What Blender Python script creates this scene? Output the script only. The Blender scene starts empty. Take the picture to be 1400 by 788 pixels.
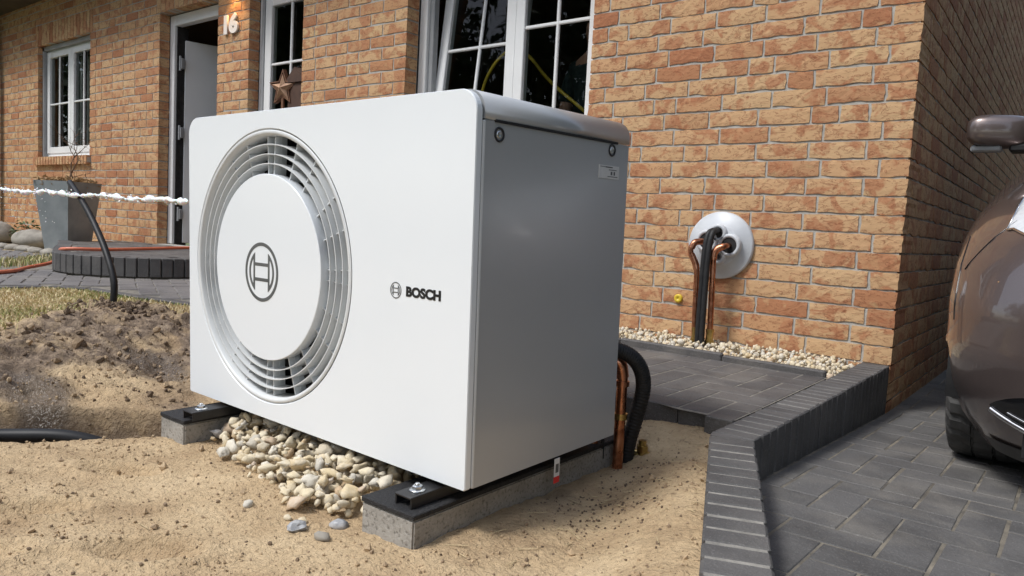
import bpy, math, random
import numpy as np
from mathutils import Vector, Matrix, Euler, noise as mnoise
R = math.radians
random.seed(7)
rng = np.random.default_rng(7)
S = bpy.context.scene
COL = S.collection

# ------------------------------------------------------------------ camera, sky, sun, exposure
CAM_LOC = Vector((0.63580535, -3.60725742, 0.51837807))
CAM_ROT = Euler((R(85.39574878), R(-3.02750767), R(37.91963654)), 'XYZ')
cam_data = bpy.data.cameras.new("camera")
cam = bpy.data.objects.new("camera", cam_data)
COL.objects.link(cam)
cam.location = CAM_LOC
cam.rotation_euler = CAM_ROT
cam_data.sensor_width = 36.0
cam_data.lens = 1005.1525 / 1400 * 36
cam_data.clip_start = 0.02
cam_data.clip_end = 600
S.camera = cam

SUN_DIR = Vector((-0.36, -0.70, 1.15)).normalized()      # from the ground towards the sun
SUN_EL = math.asin(SUN_DIR.z)
SUN_AZ = math.atan2(SUN_DIR.x, SUN_DIR.y)
W = bpy.data.worlds.new("World")
S.world = W
W.use_nodes = True
nt = W.node_tree
for n in list(nt.nodes):
    nt.nodes.remove(n)
sky = nt.nodes.new('ShaderNodeTexSky')
sky.sky_type = 'NISHITA'
sky.sun_disc = False
sky.sun_elevation = SUN_EL
sky.sun_rotation = SUN_AZ
sky.air_density = 1.0
sky.dust_density = 1.5
sky.ozone_density = 1.0
bg = nt.nodes.new('ShaderNodeBackground')
bg.inputs['Strength'].default_value = 0.15
wo = nt.nodes.new('ShaderNodeOutputWorld')
hs = nt.nodes.new('ShaderNodeHueSaturation')      # a thinly overcast sky: much less blue
hs.inputs['Saturation'].default_value = 0.62
nt.links.new(sky.outputs[0], hs.inputs['Color'])
nt.links.new(hs.outputs[0], bg.inputs['Color'])
nt.links.new(bg.outputs[0], wo.inputs['Surface'])
sun_data = bpy.data.lights.new("sun", 'SUN')
sun_data.energy = 1.8
sun_data.angle = R(14)
sun_data.color = (1.0, 0.995, 0.98)
sun = bpy.data.objects.new("sun", sun_data)
sun.rotation_euler = SUN_DIR.to_track_quat('Z', 'Y').to_euler()
sun.location = (-6, -8, 12)
COL.objects.link(sun)
S.view_settings.view_transform = 'Standard'
S.view_settings.look = 'None'
S.view_settings.gamma = 1
S.view_settings.exposure = 0.68
S.render.engine = 'CYCLES'
S.cycles.max_bounces = 8
S.cycles.transparent_max_bounces = 12

# ------------------------------------------------------------------ materials
class NT:
    def __init__(s, name):
        s.m = bpy.data.materials.new(name)
        s.m.use_nodes = True
        s.t = s.m.node_tree
        s.b = s.t.nodes['Principled BSDF']
        s.out = s.t.nodes['Material Output']
    def n(s, typ, **kw):
        x = s.t.nodes.new(typ)
        for k, v in kw.items():
            setattr(x, k, v)
        return x
    def l(s, a, b):
        s.t.links.new(a, b)
    def pos(s):
        return s.n('ShaderNodeNewGeometry').outputs['Position']
    def obj(s):
        return s.n('ShaderNodeTexCoord').outputs['Object']
    def mapping(s, vec, scale=(1, 1, 1), rot=(0, 0, 0)):
        m = s.n('ShaderNodeMapping')
        m.inputs['Scale'].default_value = scale
        m.inputs['Rotation'].default_value = rot
        s.l(vec, m.inputs['Vector'])
        return m.outputs[0]
    def noise(s, vec, scale, detail=4, dist=0.0, rough=0.55):
        x = s.n('ShaderNodeTexNoise')
        x.inputs['Scale'].default_value = scale
        x.inputs['Detail'].default_value = detail
        x.inputs['Distortion'].default_value = dist
        x.inputs['Roughness'].default_value = rough
        s.l(vec, x.inputs['Vector'])
        return x.outputs[0]
    def voro(s, vec, scale, feature='F1'):
        x = s.n('ShaderNodeTexVoronoi')
        x.feature = feature
        x.inputs['Scale'].default_value = scale
        s.l(vec, x.inputs['Vector'])
        return x.outputs['Distance']
    def ramp(s, fac, stops):
        x = s.n('ShaderNodeValToRGB')
        e = x.color_ramp.elements
        while len(e) < len(stops):
            e.new(0.5)
        for k, (p, c) in enumerate(stops):
            e[k].position = p
            e[k].color = (*c, 1) if not isinstance(c, (int, float)) else (c, c, c, 1)
        s.l(fac, x.inputs[0])
        return x.outputs[0]
    def mix(s, fac, a, b, blend='MIX'):
        x = s.n('ShaderNodeMixRGB')
        x.blend_type = blend
        for sock, v in ((x.inputs[0], fac), (x.inputs[1], a), (x.inputs[2], b)):
            if isinstance(v, (int, float)):
                sock.default_value = v if sock == x.inputs[0] else (v, v, v, 1)
            elif isinstance(v, tuple):
                sock.default_value = (*v, 1)
            else:
                s.l(v, sock)
        return x.outputs[0]
    def math(s, op, a, b=0.0):
        x = s.n('ShaderNodeMath')
        x.operation = op
        for sock, v in ((x.inputs[0], a), (x.inputs[1], b)):
            if isinstance(v, (int, float)):
                sock.default_value = v
            else:
                s.l(v, sock)
        return x.outputs[0]
    def bump(s, h, strength=0.3, dist=0.01, prev=None):
        x = s.n('ShaderNodeBump')
        x.inputs['Strength'].default_value = strength
        x.inputs['Distance'].default_value = dist
        s.l(h, x.inputs['Height'])
        if prev is not None:
            s.l(prev, x.inputs['Normal'])
        s.l(x.outputs[0], s.b.inputs['Normal'])
        return x.outputs[0]
    def base(s, c):
        if isinstance(c, tuple):
            s.b.inputs['Base Color'].default_value = (*c, 1)
        else:
            s.l(c, s.b.inputs['Base Color'])
    def set(s, rough=None, metal=None, spec=None, coat=None):
        if rough is not None:
            if isinstance(rough, (int, float)):
                s.b.inputs['Roughness'].default_value = rough
            else:
                s.l(rough, s.b.inputs['Roughness'])
        if metal is not None:
            s.b.inputs['Metallic'].default_value = metal
        if spec is not None:
            s.b.inputs['Specular IOR Level'].default_value = spec
        if coat is not None:
            s.b.inputs['Coat Weight'].default_value = coat
            s.b.inputs['Coat Roughness'].default_value = 0.04

def simple(name, c1, c2, scale=8, rough=0.5, metal=0.0, bump=0.0, bscale=60, bdist=0.004, spec=None, coat=None, detail=5):
    k = NT(name)
    p = k.pos()
    f = k.noise(p, scale, detail)
    k.base(k.ramp(f, [(0.32, c1), (0.68, c2)]))
    k.set(rough, metal, spec, coat)
    if bump:
        k.bump(k.noise(p, bscale, 4), bump, bdist)
    return k.m

def brick_mat(name, single):
    k = NT(name)
    if single:
        r = k.n('ShaderNodeObjectInfo').outputs['Random']
    else:
        a = k.n('ShaderNodeAttribute')
        a.attribute_name = 'tone'
        r = a.outputs['Fac']
    p = k.pos()
    off = k.n('ShaderNodeVectorMath')
    off.operation = 'ADD'
    k.l(p, off.inputs[0])
    sc = k.n('ShaderNodeVectorMath')
    sc.operation = 'SCALE'
    cx = k.n('ShaderNodeCombineXYZ')
    k.l(r, cx.inputs[0]); k.l(r, cx.inputs[2])
    k.l(cx.outputs[0], sc.inputs[0])
    sc.inputs[3].default_value = 31.0
    k.l(sc.outputs[0], off.inputs[1])
    q = off.outputs[0]
    base = k.ramp(r, [(0.0, (.57, .375, .205)), (0.3, (.545, .345, .185)), (0.6, (.56, .345, .185)), (0.8, (.50, .275, .14)), (0.92, (.38, .16, .08)), (1.0, (.58, .40, .215))])
    n1 = k.noise(q, 9, 5, 0.8)
    red = k.ramp(n1, [(0.50, 0.0), (0.57, 1.0)])
    redc = k.ramp(k.noise(q, 40, 4, 1.0), [(0.35, (.36, .135, .065)), (0.7, (.47, .24, .125))])
    c = k.mix(k.math('MULTIPLY', red, 0.8), base, redc)
    qs = k.mapping(q, (0.55, 0.55, 1.25))
    n2 = k.noise(qs, 26, 5, 2.2)
    fold = k.ramp(n2, [(0.55, 0.0), (0.58, 1.0), (0.63, 0.15)])
    c = k.mix(k.math('MULTIPLY', fold, 0.78), c, (.22, .08, .04))
    n3 = k.noise(q, 85, 3, 0.5)
    c = k.mix(k.ramp(n3, [(0.62, 0.0), (0.74, 0.55)]), c, (.13, .06, .035))
    n4 = k.noise(q, 17, 3, 0.4)
    c = k.mix(k.ramp(n4, [(0.62, 0.0), (0.72, 0.4)]), c, (.58, .42, .22))
    k.base(c)
    k.set(0.88, 0, 0.25)
    b1 = k.bump(n2, 0.30, 0.005)
    k.bump(k.noise(q, 130, 4), 0.35, 0.003, b1)
    return k.m

M = {}
M['brick'] = brick_mat('brick_single', True)
M['brick_stuff'] = brick_mat('brick_joined', False)
M['mortar'] = simple('mortar', (.36, .345, .31), (.47, .45, .405), 30, .95, bump=.5, bscale=180)
M['mortar_light'] = simple('mortar_light', (.33, .30, .25), (.5, .46, .38), 30, .95, bump=.5, bscale=180)
M['upvc'] = simple('white_upvc', (.74, .75, .75), (.80, .80, .79), 3, .30)
M['seal'] = simple('window_gasket', (.012, .012, .013), (.03, .03, .03), 30, .6)
M['grey_plastic'] = simple('grey_guide', (.26, .27, .28), (.34, .35, .36), 6, .45)
M['panel_white'] = simple('white_front_panel', (.775, .815, .845), (.80, .835, .865), 1.2, .20)
M['grille'] = simple('grille_plastic', (.62, .64, .65), (.68, .70, .70), 5, .38)
M['casing'] = simple('grey_casing', (.41, .425, .44), (.44, .455, .47), 1.5, .30, metal=.15, coat=.12)
M['dark_void'] = simple('dark_inside', (.008, .008, .009), (.016, .016, .017), 10, .7)
M['logo_grey'] = simple('print_grey', (.085, .09, .09), (.11, .115, .115), 20, .5)
M['logo_black'] = simple('print_black', (.006, .006, .007), (.012, .012, .013), 20, .5)
M['rubber'] = simple('black_rubber', (.008, .008, .009), (.024, .024, .026), 140, .75, bump=.9, bscale=260, bdist=.005)
M['black_metal'] = simple('black_bracket', (.010, .010, .011), (.020, .020, .022), 30, .42)
M['chrome'] = simple('bright_metal', (.62, .63, .64), (.75, .75, .76), 25, .18, metal=1)
M['zinc_bolt'] = simple('zinc_bolt', (.55, .57, .58), (.72, .74, .75), 60, .28, metal=1)
M['sticker'] = simple('sticker_paper', (.60, .60, .59), (.68, .68, .67), 40, .5)
M['red_tag'] = simple('red_tag', (.55, .02, .02), (.65, .03, .03), 20, .45)
M['black_tube'] = simple('black_tube', (.007, .007, .008), (.016, .016, .017), 12, .5, spec=.3)
M['cable'] = simple('black_insulation', (.006, .006, .007), (.014, .014, .015), 40, .62, bump=.2, bscale=120)
M['orange'] = simple('orange_hose', (.55, .13, .065), (.66, .20, .11), 9, .45)
M['yellow'] = simple('yellow_hose', (.62, .44, .03), (.72, .55, .06), 9, .4)
M['brass'] = simple('brass', (.34, .25, .09), (.60, .46, .20), 40, .28, metal=1)
M['mortar_edging'] = simple('mortar_edging', (.19, .18, .16), (.32, .30, .265), 30, .95, bump=.5, bscale=180)
M['disc'] = simple('wall_seal_plastic', (.50, .52, .55), (.58, .60, .62), 10, .42)
M['planter_grey'] = simple('zinc_planter', (.22, .245, .25), (.31, .33, .335), 7, .5, metal=.3, bump=.05)
M['twig'] = simple('twig', (.10, .055, .03), (.20, .12, .07), 30, .85)
M['dead_leaf'] = simple('dry_leaf', (.30, .17, .07), (.50, .34, .17), 25, .8)
M['leaf'] = simple('green_leaf', (.03, .06, .018), (.08, .12, .03), 5, .6)
M['tree_leaf'] = simple('tree_leaf', (.03, .055, .015), (.075, .12, .03), 1.5, .6)
M['bark'] = simple('bark', (.06, .045, .03), (.14, .11, .08), 9, .9, bump=.6, bscale=20, bdist=.02)
M['room'] = simple('room_wall', (.22, .16, .10), (.28, .21, .14), 3, .9)
M['room_floor'] = simple('room_floor', (.06, .04, .025), (.09, .06, .04), 6, .6)
M['curtain'] = simple('curtain', (.45, .45, .43), (.6, .6, .58), 4, .9)
M['door_white'] = simple('door_leaf', (.72, .73, .73), (.77, .78, .78), 3, .4)
M['rust'] = simple('rusty_iron', (.10, .045, .025), (.24, .11, .055), 18, .75, bump=.3, bscale=60)
M['rust_pale'] = simple('worn_rust', (.30, .16, .09), (.46, .28, .17), 18, .6, bump=.2, bscale=60)
M['lantern'] = simple('brown_wood', (.055, .028, .018), (.09, .045, .028), 14, .7)
M['number'] = simple('white_number', (.80, .80, .78), (.85, .85, .83), 20, .4)
M['downpipe'] = simple('dark_downpipe', (.03, .028, .027), (.06, .055, .05), 10, .5)
M['soffit'] = simple('dark_soffit', (.05, .035, .025), (.09, .065, .045), 6, .7)
M['rooftile'] = simple('roof_tile', (.10, .04, .025), (.16, .065, .04), 9, .8)
M['straw'] = simple('straw', (.45, .35, .2), (.62, .5, .3), 20, .8)
M['skin'] = simple('skin', (.42, .23, .155), (.48, .275, .19), 12, .5)
M['shirt'] = simple('dark_shirt', (.008, .018, .018), (.015, .03, .03), 12, .85)
M['trousers'] = simple('dark_trousers', (.02, .025, .04), (.03, .035, .05), 12, .85)
M['hair'] = simple('brown_hair', (.03, .018, .01), (.06, .035, .02), 40, .6)
M['tyre'] = simple('tyre_rubber', (.045, .044, .042), (.075, .073, .07), 30, .72, bump=.2, bscale=200)
M['rim'] = simple('alloy_rim', (.42, .43, .44), (.5, .51, .52), 10, .3, metal=.9)
M['car_black'] = simple('car_black_plastic', (.008, .008, .009), (.016, .016, .017), 40, .42)
M['car_gloss'] = simple('car_gloss_black', (.006, .006, .007), (.009, .009, .010), 10, .12)
M['lamp_silver'] = simple('lamp_silver', (.60, .61, .62), (.72, .73, .74), 60, .45, metal=.1)
M['lens_clear'] = None
M['street'] = simple('street_asphalt', (.045, .045, .046), (.07, .07, .07), 4, .9)
M['occluder_brick'] = simple('occluder_brick', (.16, .085, .05), (.24, .13, .08), 6, .9, bump=.4, bscale=30)
M['hedge'] = simple('occluder_leaf', (.025, .05, .014), (.06, .10, .025), 2, .6)

def glass_mat(name, tint=(1, 1, 1), rough=0.0, ior=1.5, boost=0.0):
    k = NT(name)
    fr = k.n('ShaderNodeFresnel'); fr.inputs[0].default_value = ior
    tr = k.n('ShaderNodeBsdfTransparent'); tr.inputs[0].default_value = (*tint, 1)
    gl = k.n('ShaderNodeBsdfGlossy'); gl.inputs['Roughness'].default_value = rough
    mx = k.n('ShaderNodeMixShader')
    k.l(k.math('ADD', fr.outputs[0], boost), mx.inputs[0])
    k.l(tr.outputs[0], mx.inputs[1]); k.l(gl.outputs[0], mx.inputs[2])
    k.l(mx.outputs[0], k.out.inputs['Surface'])
    return k.m
M['glass'] = glass_mat('window_glass', (.80, .84, .82), 0.0, 1.35)
M['car_glass'] = glass_mat('car_glass', (.06, .07, .07), 0.0, 1.5)
M['lens_clear'] = glass_mat('lamp_lens', (.95, .96, .97), 0.0, 1.22)

def copper():
    k = NT('copper_pipe'); p = k.pos()
    f = k.noise(p, 30, 5, 0.5)
    k.base(k.ramp(f, [(.3, (.25, .10, .055)), (.5, (.46, .20, .115)), (.75, (.64, .34, .22))]))
    k.set(k.ramp(k.noise(p, 22, 3), [(.3, .22), (.7, .42)]), 1.0)
    return k.m
M['copper'] = copper()

def car_paint():
    k = NT('car_paint'); p = k.pos()
    fl = k.voro(p, 900)
    k.base(k.mix(k.ramp(fl, [(.0, 0.0), (.6, 1.0)]), (.105, .080, .074), (.150, .118, .110)))
    k.set(0.36, 0.6, 0.5, 1.0)
    k.b.inputs['Coat Roughness'].default_value = 0.015
    return k.m
M['paint'] = car_paint()

def concrete():
    k = NT('concrete_beam'); p = k.pos()
    a = k.noise(p, 12, 6); b = k.noise(p, 120, 3, .3)
    c = k.ramp(a, [(.3, (.25, .235, .21)), (.7, (.37, .35, .315))])
    c = k.mix(k.ramp(b, [(.34, .75), (.46, 0.0)]), c, (.13, .12, .105))
    c = k.mix(k.ramp(b, [(.60, 0.0), (.72, .5)]), c, (.47, .45, .42))
    k.base(c); k.set(.93, 0, .2)
    k.bump(b, .6, .004)
    return k.m
M['concrete'] = concrete()

def paver_mat(name, c1, c2, dust):
    k = NT(name); p = k.pos()
    r = k.n('ShaderNodeObjectInfo').outputs['Random']
    a = k.noise(p, 7, 6); b = k.noise(p, 160, 3, .3); d = k.noise(p, 3.1, 5, .6)
    c = k.ramp(a, [(.3, c1), (.7, c2)])
    c = k.mix(k.ramp(r, [(0, 0.0), (1, .45)]), c, tuple(x * 1.35 for x in c2))
    c = k.mix(k.ramp(b, [(.58, 0.0), (.75, .45)]), c, tuple(x * 1.9 for x in c2))
    c = k.mix(k.ramp(d, [(.47, 0.0), (.66, .55)]), c, dust)
    c = k.mix(k.ramp(k.noise(p, 300, 2), [(.60, 0.0), (.72, .5)]), c, tuple(x * 2.6 for x in c2))
    k.base(c); k.set(k.ramp(a, [(.3, .62), (.7, .82)]), 0, .35)
    w_ = k.noise(p, 45, 6, 1.2)
    b1 = k.bump(b, .6, .003)
    k.bump(w_, .5, .006, b1)
    return k.m
M['paver'] = paver_mat('anthracite_paver', (.062, .061, .060), (.110, .107, .104), (.21, .195, .17))
M['terrace'] = paver_mat('terrace_paver', (.058, .054, .053), (.10, .094, .09), (.19, .172, .15))
M['soldier'] = paver_mat('anthracite_soldier', (.052, .050, .050), (.088, .085, .083), (.16, .15, .14))
M['path_paver'] = paver_mat('path_paver', (.10, .092, .09), (.155, .145, .14), (.20, .185, .165))
M['joint'] = simple('joint_sand', (.075, .068, .057), (.25, .22, .17), 9, .95, bump=.6, bscale=200)
M['joint_dark'] = simple('joint_dark', (.13, .12, .10), (.27, .245, .205), 25, .95, bump=.6, bscale=200)

def sand_mat():
    k = NT('sand'); p = k.pos()
    at_ = k.n('ShaderNodeAttribute'); at_.attribute_name = 'mud'
    wt = k.n('ShaderNodeAttribute'); wt.attribute_name = 'wet'
    a = k.noise(p, 5, 6, .3); b = k.noise(p, 60, 5, .4); g = k.noise(p, 420, 2)
    c = k.ramp(a, [(.28, (.39, .27, .155)), (.5, (.52, .38, .225)), (.72, (.62, .47, .29))])
    c = k.mix(k.ramp(b, [(.60, 0.0), (.70, .65)]), c, (.22, .145, .085))
    c = k.mix(k.ramp(g, [(.62, 0.0), (.75, .5)]), c, (.72, .58, .40))
    c = k.mix(k.ramp(g, [(.25, .5), (.38, 0.0)]), c, (.25, .17, .10))
    mud = k.ramp(k.noise(p, 22, 5, .8), [(.3, (.10, .072, .052)), (.5, (.21, .155, .11)), (.7, (.40, .305, .215))])
    mm = k.math('MULTIPLY', at_.outputs['Fac'], k.ramp(k.noise(p, 9, 5, .6), [(.32, .15), (.52, 1.0)]))
    c = k.mix(mm, c, mud)
    c = k.mix(wt.outputs['Fac'], c, (.13, .10, .075))
    k.base(c)
    k.set(k.ramp(wt.outputs['Fac'], [(0.25, .95), (.8, .07)]), 0, .3)
    b1 = k.bump(k.noise(p, 70, 5, .5), .9, .016)
    b2 = k.bump(k.noise(p, 260, 3), .7, .006, b1)
    return k.m
M['sand'] = sand_mat()

def pebble_mat(name, single):
    k = NT(name)
    if single:
        r = k.n('ShaderNodeObjectInfo').outputs['Random']
    else:
        a = k.n('ShaderNodeAttribute'); a.attribute_name = 'tone'; r = a.outputs['Fac']
    p = k.pos()
    c = k.ramp(r, [(0, (.60, .51, .35)), (.22, (.66, .58, .43)), (.45, (.56, .45, .28)), (.62, (.66, .61, .51)), (.78, (.46, .43, .37)), (.90, (.60, .48, .29)), (.96, (.52, .38, .24)), (1, (.40, .39, .38))])
    n = k.noise(p, 38, 5, 1.0)
    c = k.mix(k.ramp(n, [(.5, 0.0), (.7, .45)]), c, (.70, .66, .58))
    c = k.mix(k.ramp(k.noise(p, 60, 4, 1.5), [(.60, 0.0), (.72, .4)]), c, (.30, .23, .15))
    k.base(c); k.set(.8, 0, .25)
    k.bump(k.noise(p, 70, 5, .4), .45, .006)
    return k.m
M['pebble'] = pebble_mat('pebble_single', True)
M['pebble_stuff'] = pebble_mat('pebble_joined', False)
M['flint'] = simple('grey_flint', (.16, .17, .19), (.52, .52, .52), 35, .4, bump=.3)
M['bed_sand'] = simple('bed_sand', (.42, .31, .19), (.56, .43, .27), 40, .95, bump=.8, bscale=120)
M['boulder'] = simple('boulder_stone', (.20, .18, .15), (.36, .33, .28), 9, .85, bump=.4, bscale=35)
def clod_mat():
    k = NT('soil_clod')
    a = k.n('ShaderNodeAttribute'); a.attribute_name = 'tone'
    c = k.ramp(a.outputs['Fac'], [(0, (.085, .06, .043)), (.35, (.17, .122, .082)), (.7, (.31, .225, .145)), (1, (.50, .37, .23))])
    k.base(c); k.set(.92, 0, .25)
    k.bump(k.noise(k.pos(), 120, 4), .8, .006)
    return k.m
M['clod'] = clod_mat()
def grass_mat():
    k = NT('dry_grass')
    a = k.n('ShaderNodeAttribute'); a.attribute_name = 'tone'
    k.base(k.ramp(a.outputs['Fac'], [(0, (.68, .57, .36)), (.5, (.58, .49, .27)), (.78, (.38, .36, .14)), (1, (.15, .22, .05))]))
    k.set(.75)
    return k.m
M['grass'] = grass_mat()
M['lawn_soil'] = simple('lawn_soil', (.30, .23, .13), (.44, .35, .2), 14, .95, bump=.6)
M['ground_turf'] = simple('ground_turf', (.06, .085, .025), (.14, .15, .06), 6, .95, bump=.6)
def emit(name, c, s):
    k = NT(name)
    k.b.inputs['Emission Color'].default_value = (*c, 1)
    k.b.inputs['Emission Strength'].default_value = s
    k.base(c)
    return k.m
M['lamp_glow'] = emit('lamp_glow', (1.0, .50, .14), 14)
def water_mat():
    k = NT('foamy_water')
    k.base((.93, .95, .96)); k.set(.25)
    k.b.inputs['Subsurface Weight'].default_value = .3
    return k.m
M['water'] = water_mat()

# ------------------------------------------------------------------ mesh helpers
class MB:
    def __init__(s):
        s.v = []; s.f = []; s.mi = []; s.sm = []; s.tone = []
    def add(s, verts, faces, mi=0, smooth=False, tone=0.0):
        o = len(s.v)
        s.v.extend([tuple(v) for v in verts])
        for f in faces:
            s.f.append([o + i for i in f]); s.mi.append(mi); s.sm.append(smooth); s.tone.append(tone)
    def box(s, x0, x1, y0, y1, z0, z1, mi=0, M4=None, tone=0.0):
        v = [(x0, y0, z0), (x1, y0, z0), (x1, y1, z0), (x0, y1, z0), (x0, y0, z1), (x1, y0, z1), (x1, y1, z1), (x0, y1, z1)]
        if M4 is not None:
            v = [M4 @ Vector(p) for p in v]
        s.add(v, [(0, 3, 2, 1), (4, 5, 6, 7), (0, 1, 5, 4), (1, 2, 6, 5), (2, 3, 7, 6), (3, 0, 4, 7)], mi, False, tone)
    def bbox(s, x0, x1, y0, y1, z0, z1, b=0.004, mi=0, M4=None, tone=0.0):
        """box with chamfered edges on all sides"""
        vs = []
        for (x, sx) in ((x0, 1), (x1, -1)):
            for (y, sy) in ((y0, 1), (y1, -1)):
                for (z, sz) in ((z0, 1), (z1, -1)):
                    vs += [(x, y + sy * b, z + sz * b), (x + sx * b, y, z + sz * b), (x + sx * b, y + sy * b, z)]
        def i(a, c, d, k):
            return (a * 4 + c * 2 + d) * 3 + k
        fs = []
        fs.append([i(0, 0, 0, 0), i(0, 0, 1, 0), i(0, 1, 1, 0), i(0, 1, 0, 0)])
        fs.append([i(1, 0, 0, 0), i(1, 1, 0, 0), i(1, 1, 1, 0), i(1, 0, 1, 0)])
        fs.append([i(0, 0, 0, 1), i(1, 0, 0, 1), i(1, 0, 1, 1), i(0, 0, 1, 1)])
        fs.append([i(0, 1, 0, 1), i(0, 1, 1, 1), i(1, 1, 1, 1), i(1, 1, 0, 1)])
        fs.append([i(0, 0, 0, 2), i(0, 1, 0, 2), i(1, 1, 0, 2), i(1, 0, 0, 2)])
        fs.append([i(0, 0, 1, 2), i(1, 0, 1, 2), i(1, 1, 1, 2), i(0, 1, 1, 2)])
        for a in (0, 1):
            for c in (0, 1):
                f = [i(a, c, 0, 0), i(a, c, 1, 0), i(a, c, 1, 1), i(a, c, 0, 1)]
                fs.append(f if a == c else f[::-1])
        for a in (0, 1):
            for d in (0, 1):
                f = [i(a, 0, d, 0), i(a, 0, d, 2), i(a, 1, d, 2), i(a, 1, d, 0)]
                fs.append(f if a == d else f[::-1])
        for c in (0, 1):
            for d in (0, 1):
                f = [i(0, c, d, 1), i(1, c, d, 1), i(1, c, d, 2), i(0, c, d, 2)]
                fs.append(f[::-1] if c == d else f)
        for a in (0, 1):
            for c in (0, 1):
                for d in (0, 1):
                    f = [i(a, c, d, 0), i(a, c, d, 1), i(a, c, d, 2)]
                    fs.append(f if (a + c + d) % 2 == 0 else f[::-1])
        if M4 is not None:
            vs = [M4 @ Vector(p) for p in vs]
        s.add(vs, fs, mi, False, tone)
    def tube(s, pts, r, n=12, mi=0, cap=True, rr=None, tone=0.0):
        pts = [Vector(p) for p in pts]
        m = len(pts)
        up = Vector((0, 0, 1))
        vs = []; prev = None
        for k in range(m):
            t = (pts[min(k + 1, m - 1)] - pts[max(k - 1, 0)])
            t = t.normalized() if t.length > 1e-9 else up
            if prev is None:
                a = t.cross(up if abs(t.z) < .9 else Vector((1, 0, 0))).normalized()
            else:
                a = (prev - t * prev.dot(t)).normalized()
            prev = a
            b = t.cross(a)
            q = rr[k] if rr is not None else r
            for j in range(n):
                w = 2 * math.pi * j / n
                vs.append(pts[k] + (a * math.cos(w) + b * math.sin(w)) * q)
        fs = []
        for k in range(m - 1):
            for j in range(n):
                fs.append((k * n + j, k * n + (j + 1) % n, (k + 1) * n + (j + 1) % n, (k + 1) * n + j))
        s.add(vs, fs, mi, True, tone)
        if cap:
            s.add(vs[:n], [tuple(range(n - 1, -1, -1))], mi, False, tone)
            s.add(vs[-n:], [tuple(range(n))], mi, False, tone)
    def lathe(s, prof, c, axis='y', n=48, mi=0, smooth=True, close=False, a0=0.0, a1=2 * math.pi):
        """prof: (radius, along) pairs; axis y or z or x, about point c"""
        full = abs(a1 - a0 - 2 * math.pi) < 1e-6
        nn = n if full else n + 1
        vs = []
        for (r, h) in prof:
            for j in range(nn):
                w = a0 + (a1 - a0) * j / n
                if axis == 'y':
                    vs.append((c[0] + r * math.cos(w), c[1] + h, c[2] + r * math.sin(w)))
                elif axis == 'z':
                    vs.append((c[0] + r * math.cos(w), c[1] + r * math.sin(w), c[2] + h))
                else:
                    vs.append((c[0] + h, c[1] + r * math.cos(w), c[2] + r * math.sin(w)))
        fs = []
        P = len(prof)
        for k in range(P if close else P - 1):
            k2 = (k + 1) % P
            for j in range(n):
                j2 = (j + 1) % nn
                fs.append((k * nn + j, k * nn + j2, k2 * nn + j2, k2 * nn + j))
        s.add(vs, fs, mi, smooth)
    def prism(s, poly, y0, y1, mi=0, plane='xz', M4=None):
        """extrude a 2-D convex-ish polygon"""
        n = len(poly)
        def P(a, b, h):
            return {'xz': (a, h, b), 'xy': (a, b, h), 'yz': (h, a, b)}[plane]
        v = [P(a, b, y0) for a, b in poly] + [P(a, b, y1) for a, b in poly]
        if M4 is not None:
            v = [M4 @ Vector(p) for p in v]
        f = [tuple(range(n)), tuple(range(2 * n - 1, n - 1, -1))]
        for k in range(n):
            f.append((k, (k + n) if False else n + k, n + (k + 1) % n, (k + 1) % n))
        s.add(v, f, mi)
    def mesh(s, name, mats, tone=False, recalc=False):
        me = bpy.data.meshes.new(name)
        me.from_pydata(s.v, [], s.f)
        for m in (mats if isinstance(mats, (list, tuple)) else [mats]):
            me.materials.append(m)
        me.polygons.foreach_set('material_index', s.mi)
        me.polygons.foreach_set('use_smooth', s.sm)
        if tone:
            a = me.attributes.new('tone', 'FLOAT', 'FACE')
            a.data.foreach_set('value', s.tone)
        if recalc:
            import bmesh
            bm = bmesh.new(); bm.from_mesh(me)
            bmesh.ops.recalc_face_normals(bm, faces=bm.faces)
            bm.to_mesh(me); bm.free()
        me.update()
        return me
    def obj(s, name, mats, parent=None, loc=None, rot=None, tone=False, recalc=True):
        return link(name, s.mesh(name, mats, tone, recalc), parent, loc, rot)

def link(name, data, parent=None, loc=None, rot=None):
    o = bpy.data.objects.new(name, data)
    COL.objects.link(o)
    if parent is not None:
        o.parent = parent
    if loc is not None:
        o.location = loc
    if rot is not None:
        o.rotation_euler = rot
    return o
def thing(name, label, cat, loc=(0, 0, 0), rot=(0, 0, 0), group=None):
    o = link(name, None, None, loc, rot)
    o.empty_display_size = 0.1
    return tag(o, label, cat, group)
def tag(o, label, cat, group=None):
    o['label'] = label; o['category'] = cat
    if group:
        o['group'] = group
    return o
def structure(o, label=None):
    o['kind'] = 'structure'
    if label:
        o['label'] = label
    return o
def stuff(o, label=None):
    o['kind'] = 'stuff'
    if label:
        o['label'] = label
    return o
def spline(pts, n=8):
    pts = [Vector(p) for p in pts]
    out = []
    for k in range(len(pts) - 1):
        p0 = pts[max(k - 1, 0)]; p1 = pts[k]; p2 = pts[k + 1]; p3 = pts[min(k + 2, len(pts) - 1)]
        for j in range(n):
            t = j / n
            out.append(0.5 * ((2 * p1) + (p2 - p0) * t + (2 * p0 - 5 * p1 + 4 * p2 - p3) * t * t + (3 * p1 - p0 - 3 * p2 + p3) * t ** 3))
    out.append(pts[-1])
    return out
CR = CAM_ROT.to_matrix()
def px(p):
    """where a world point lands in a 1400x788 picture: only used to rank repeats by how large they show"""
    c = CR.transposed() @ (Vector(p) - CAM_LOC)
    if c.z > -0.05:
        return None
    f = 1005.15
    return (700 + f * c.x / -c.z, 394 - f * c.y / -c.z, -c.z)
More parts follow.
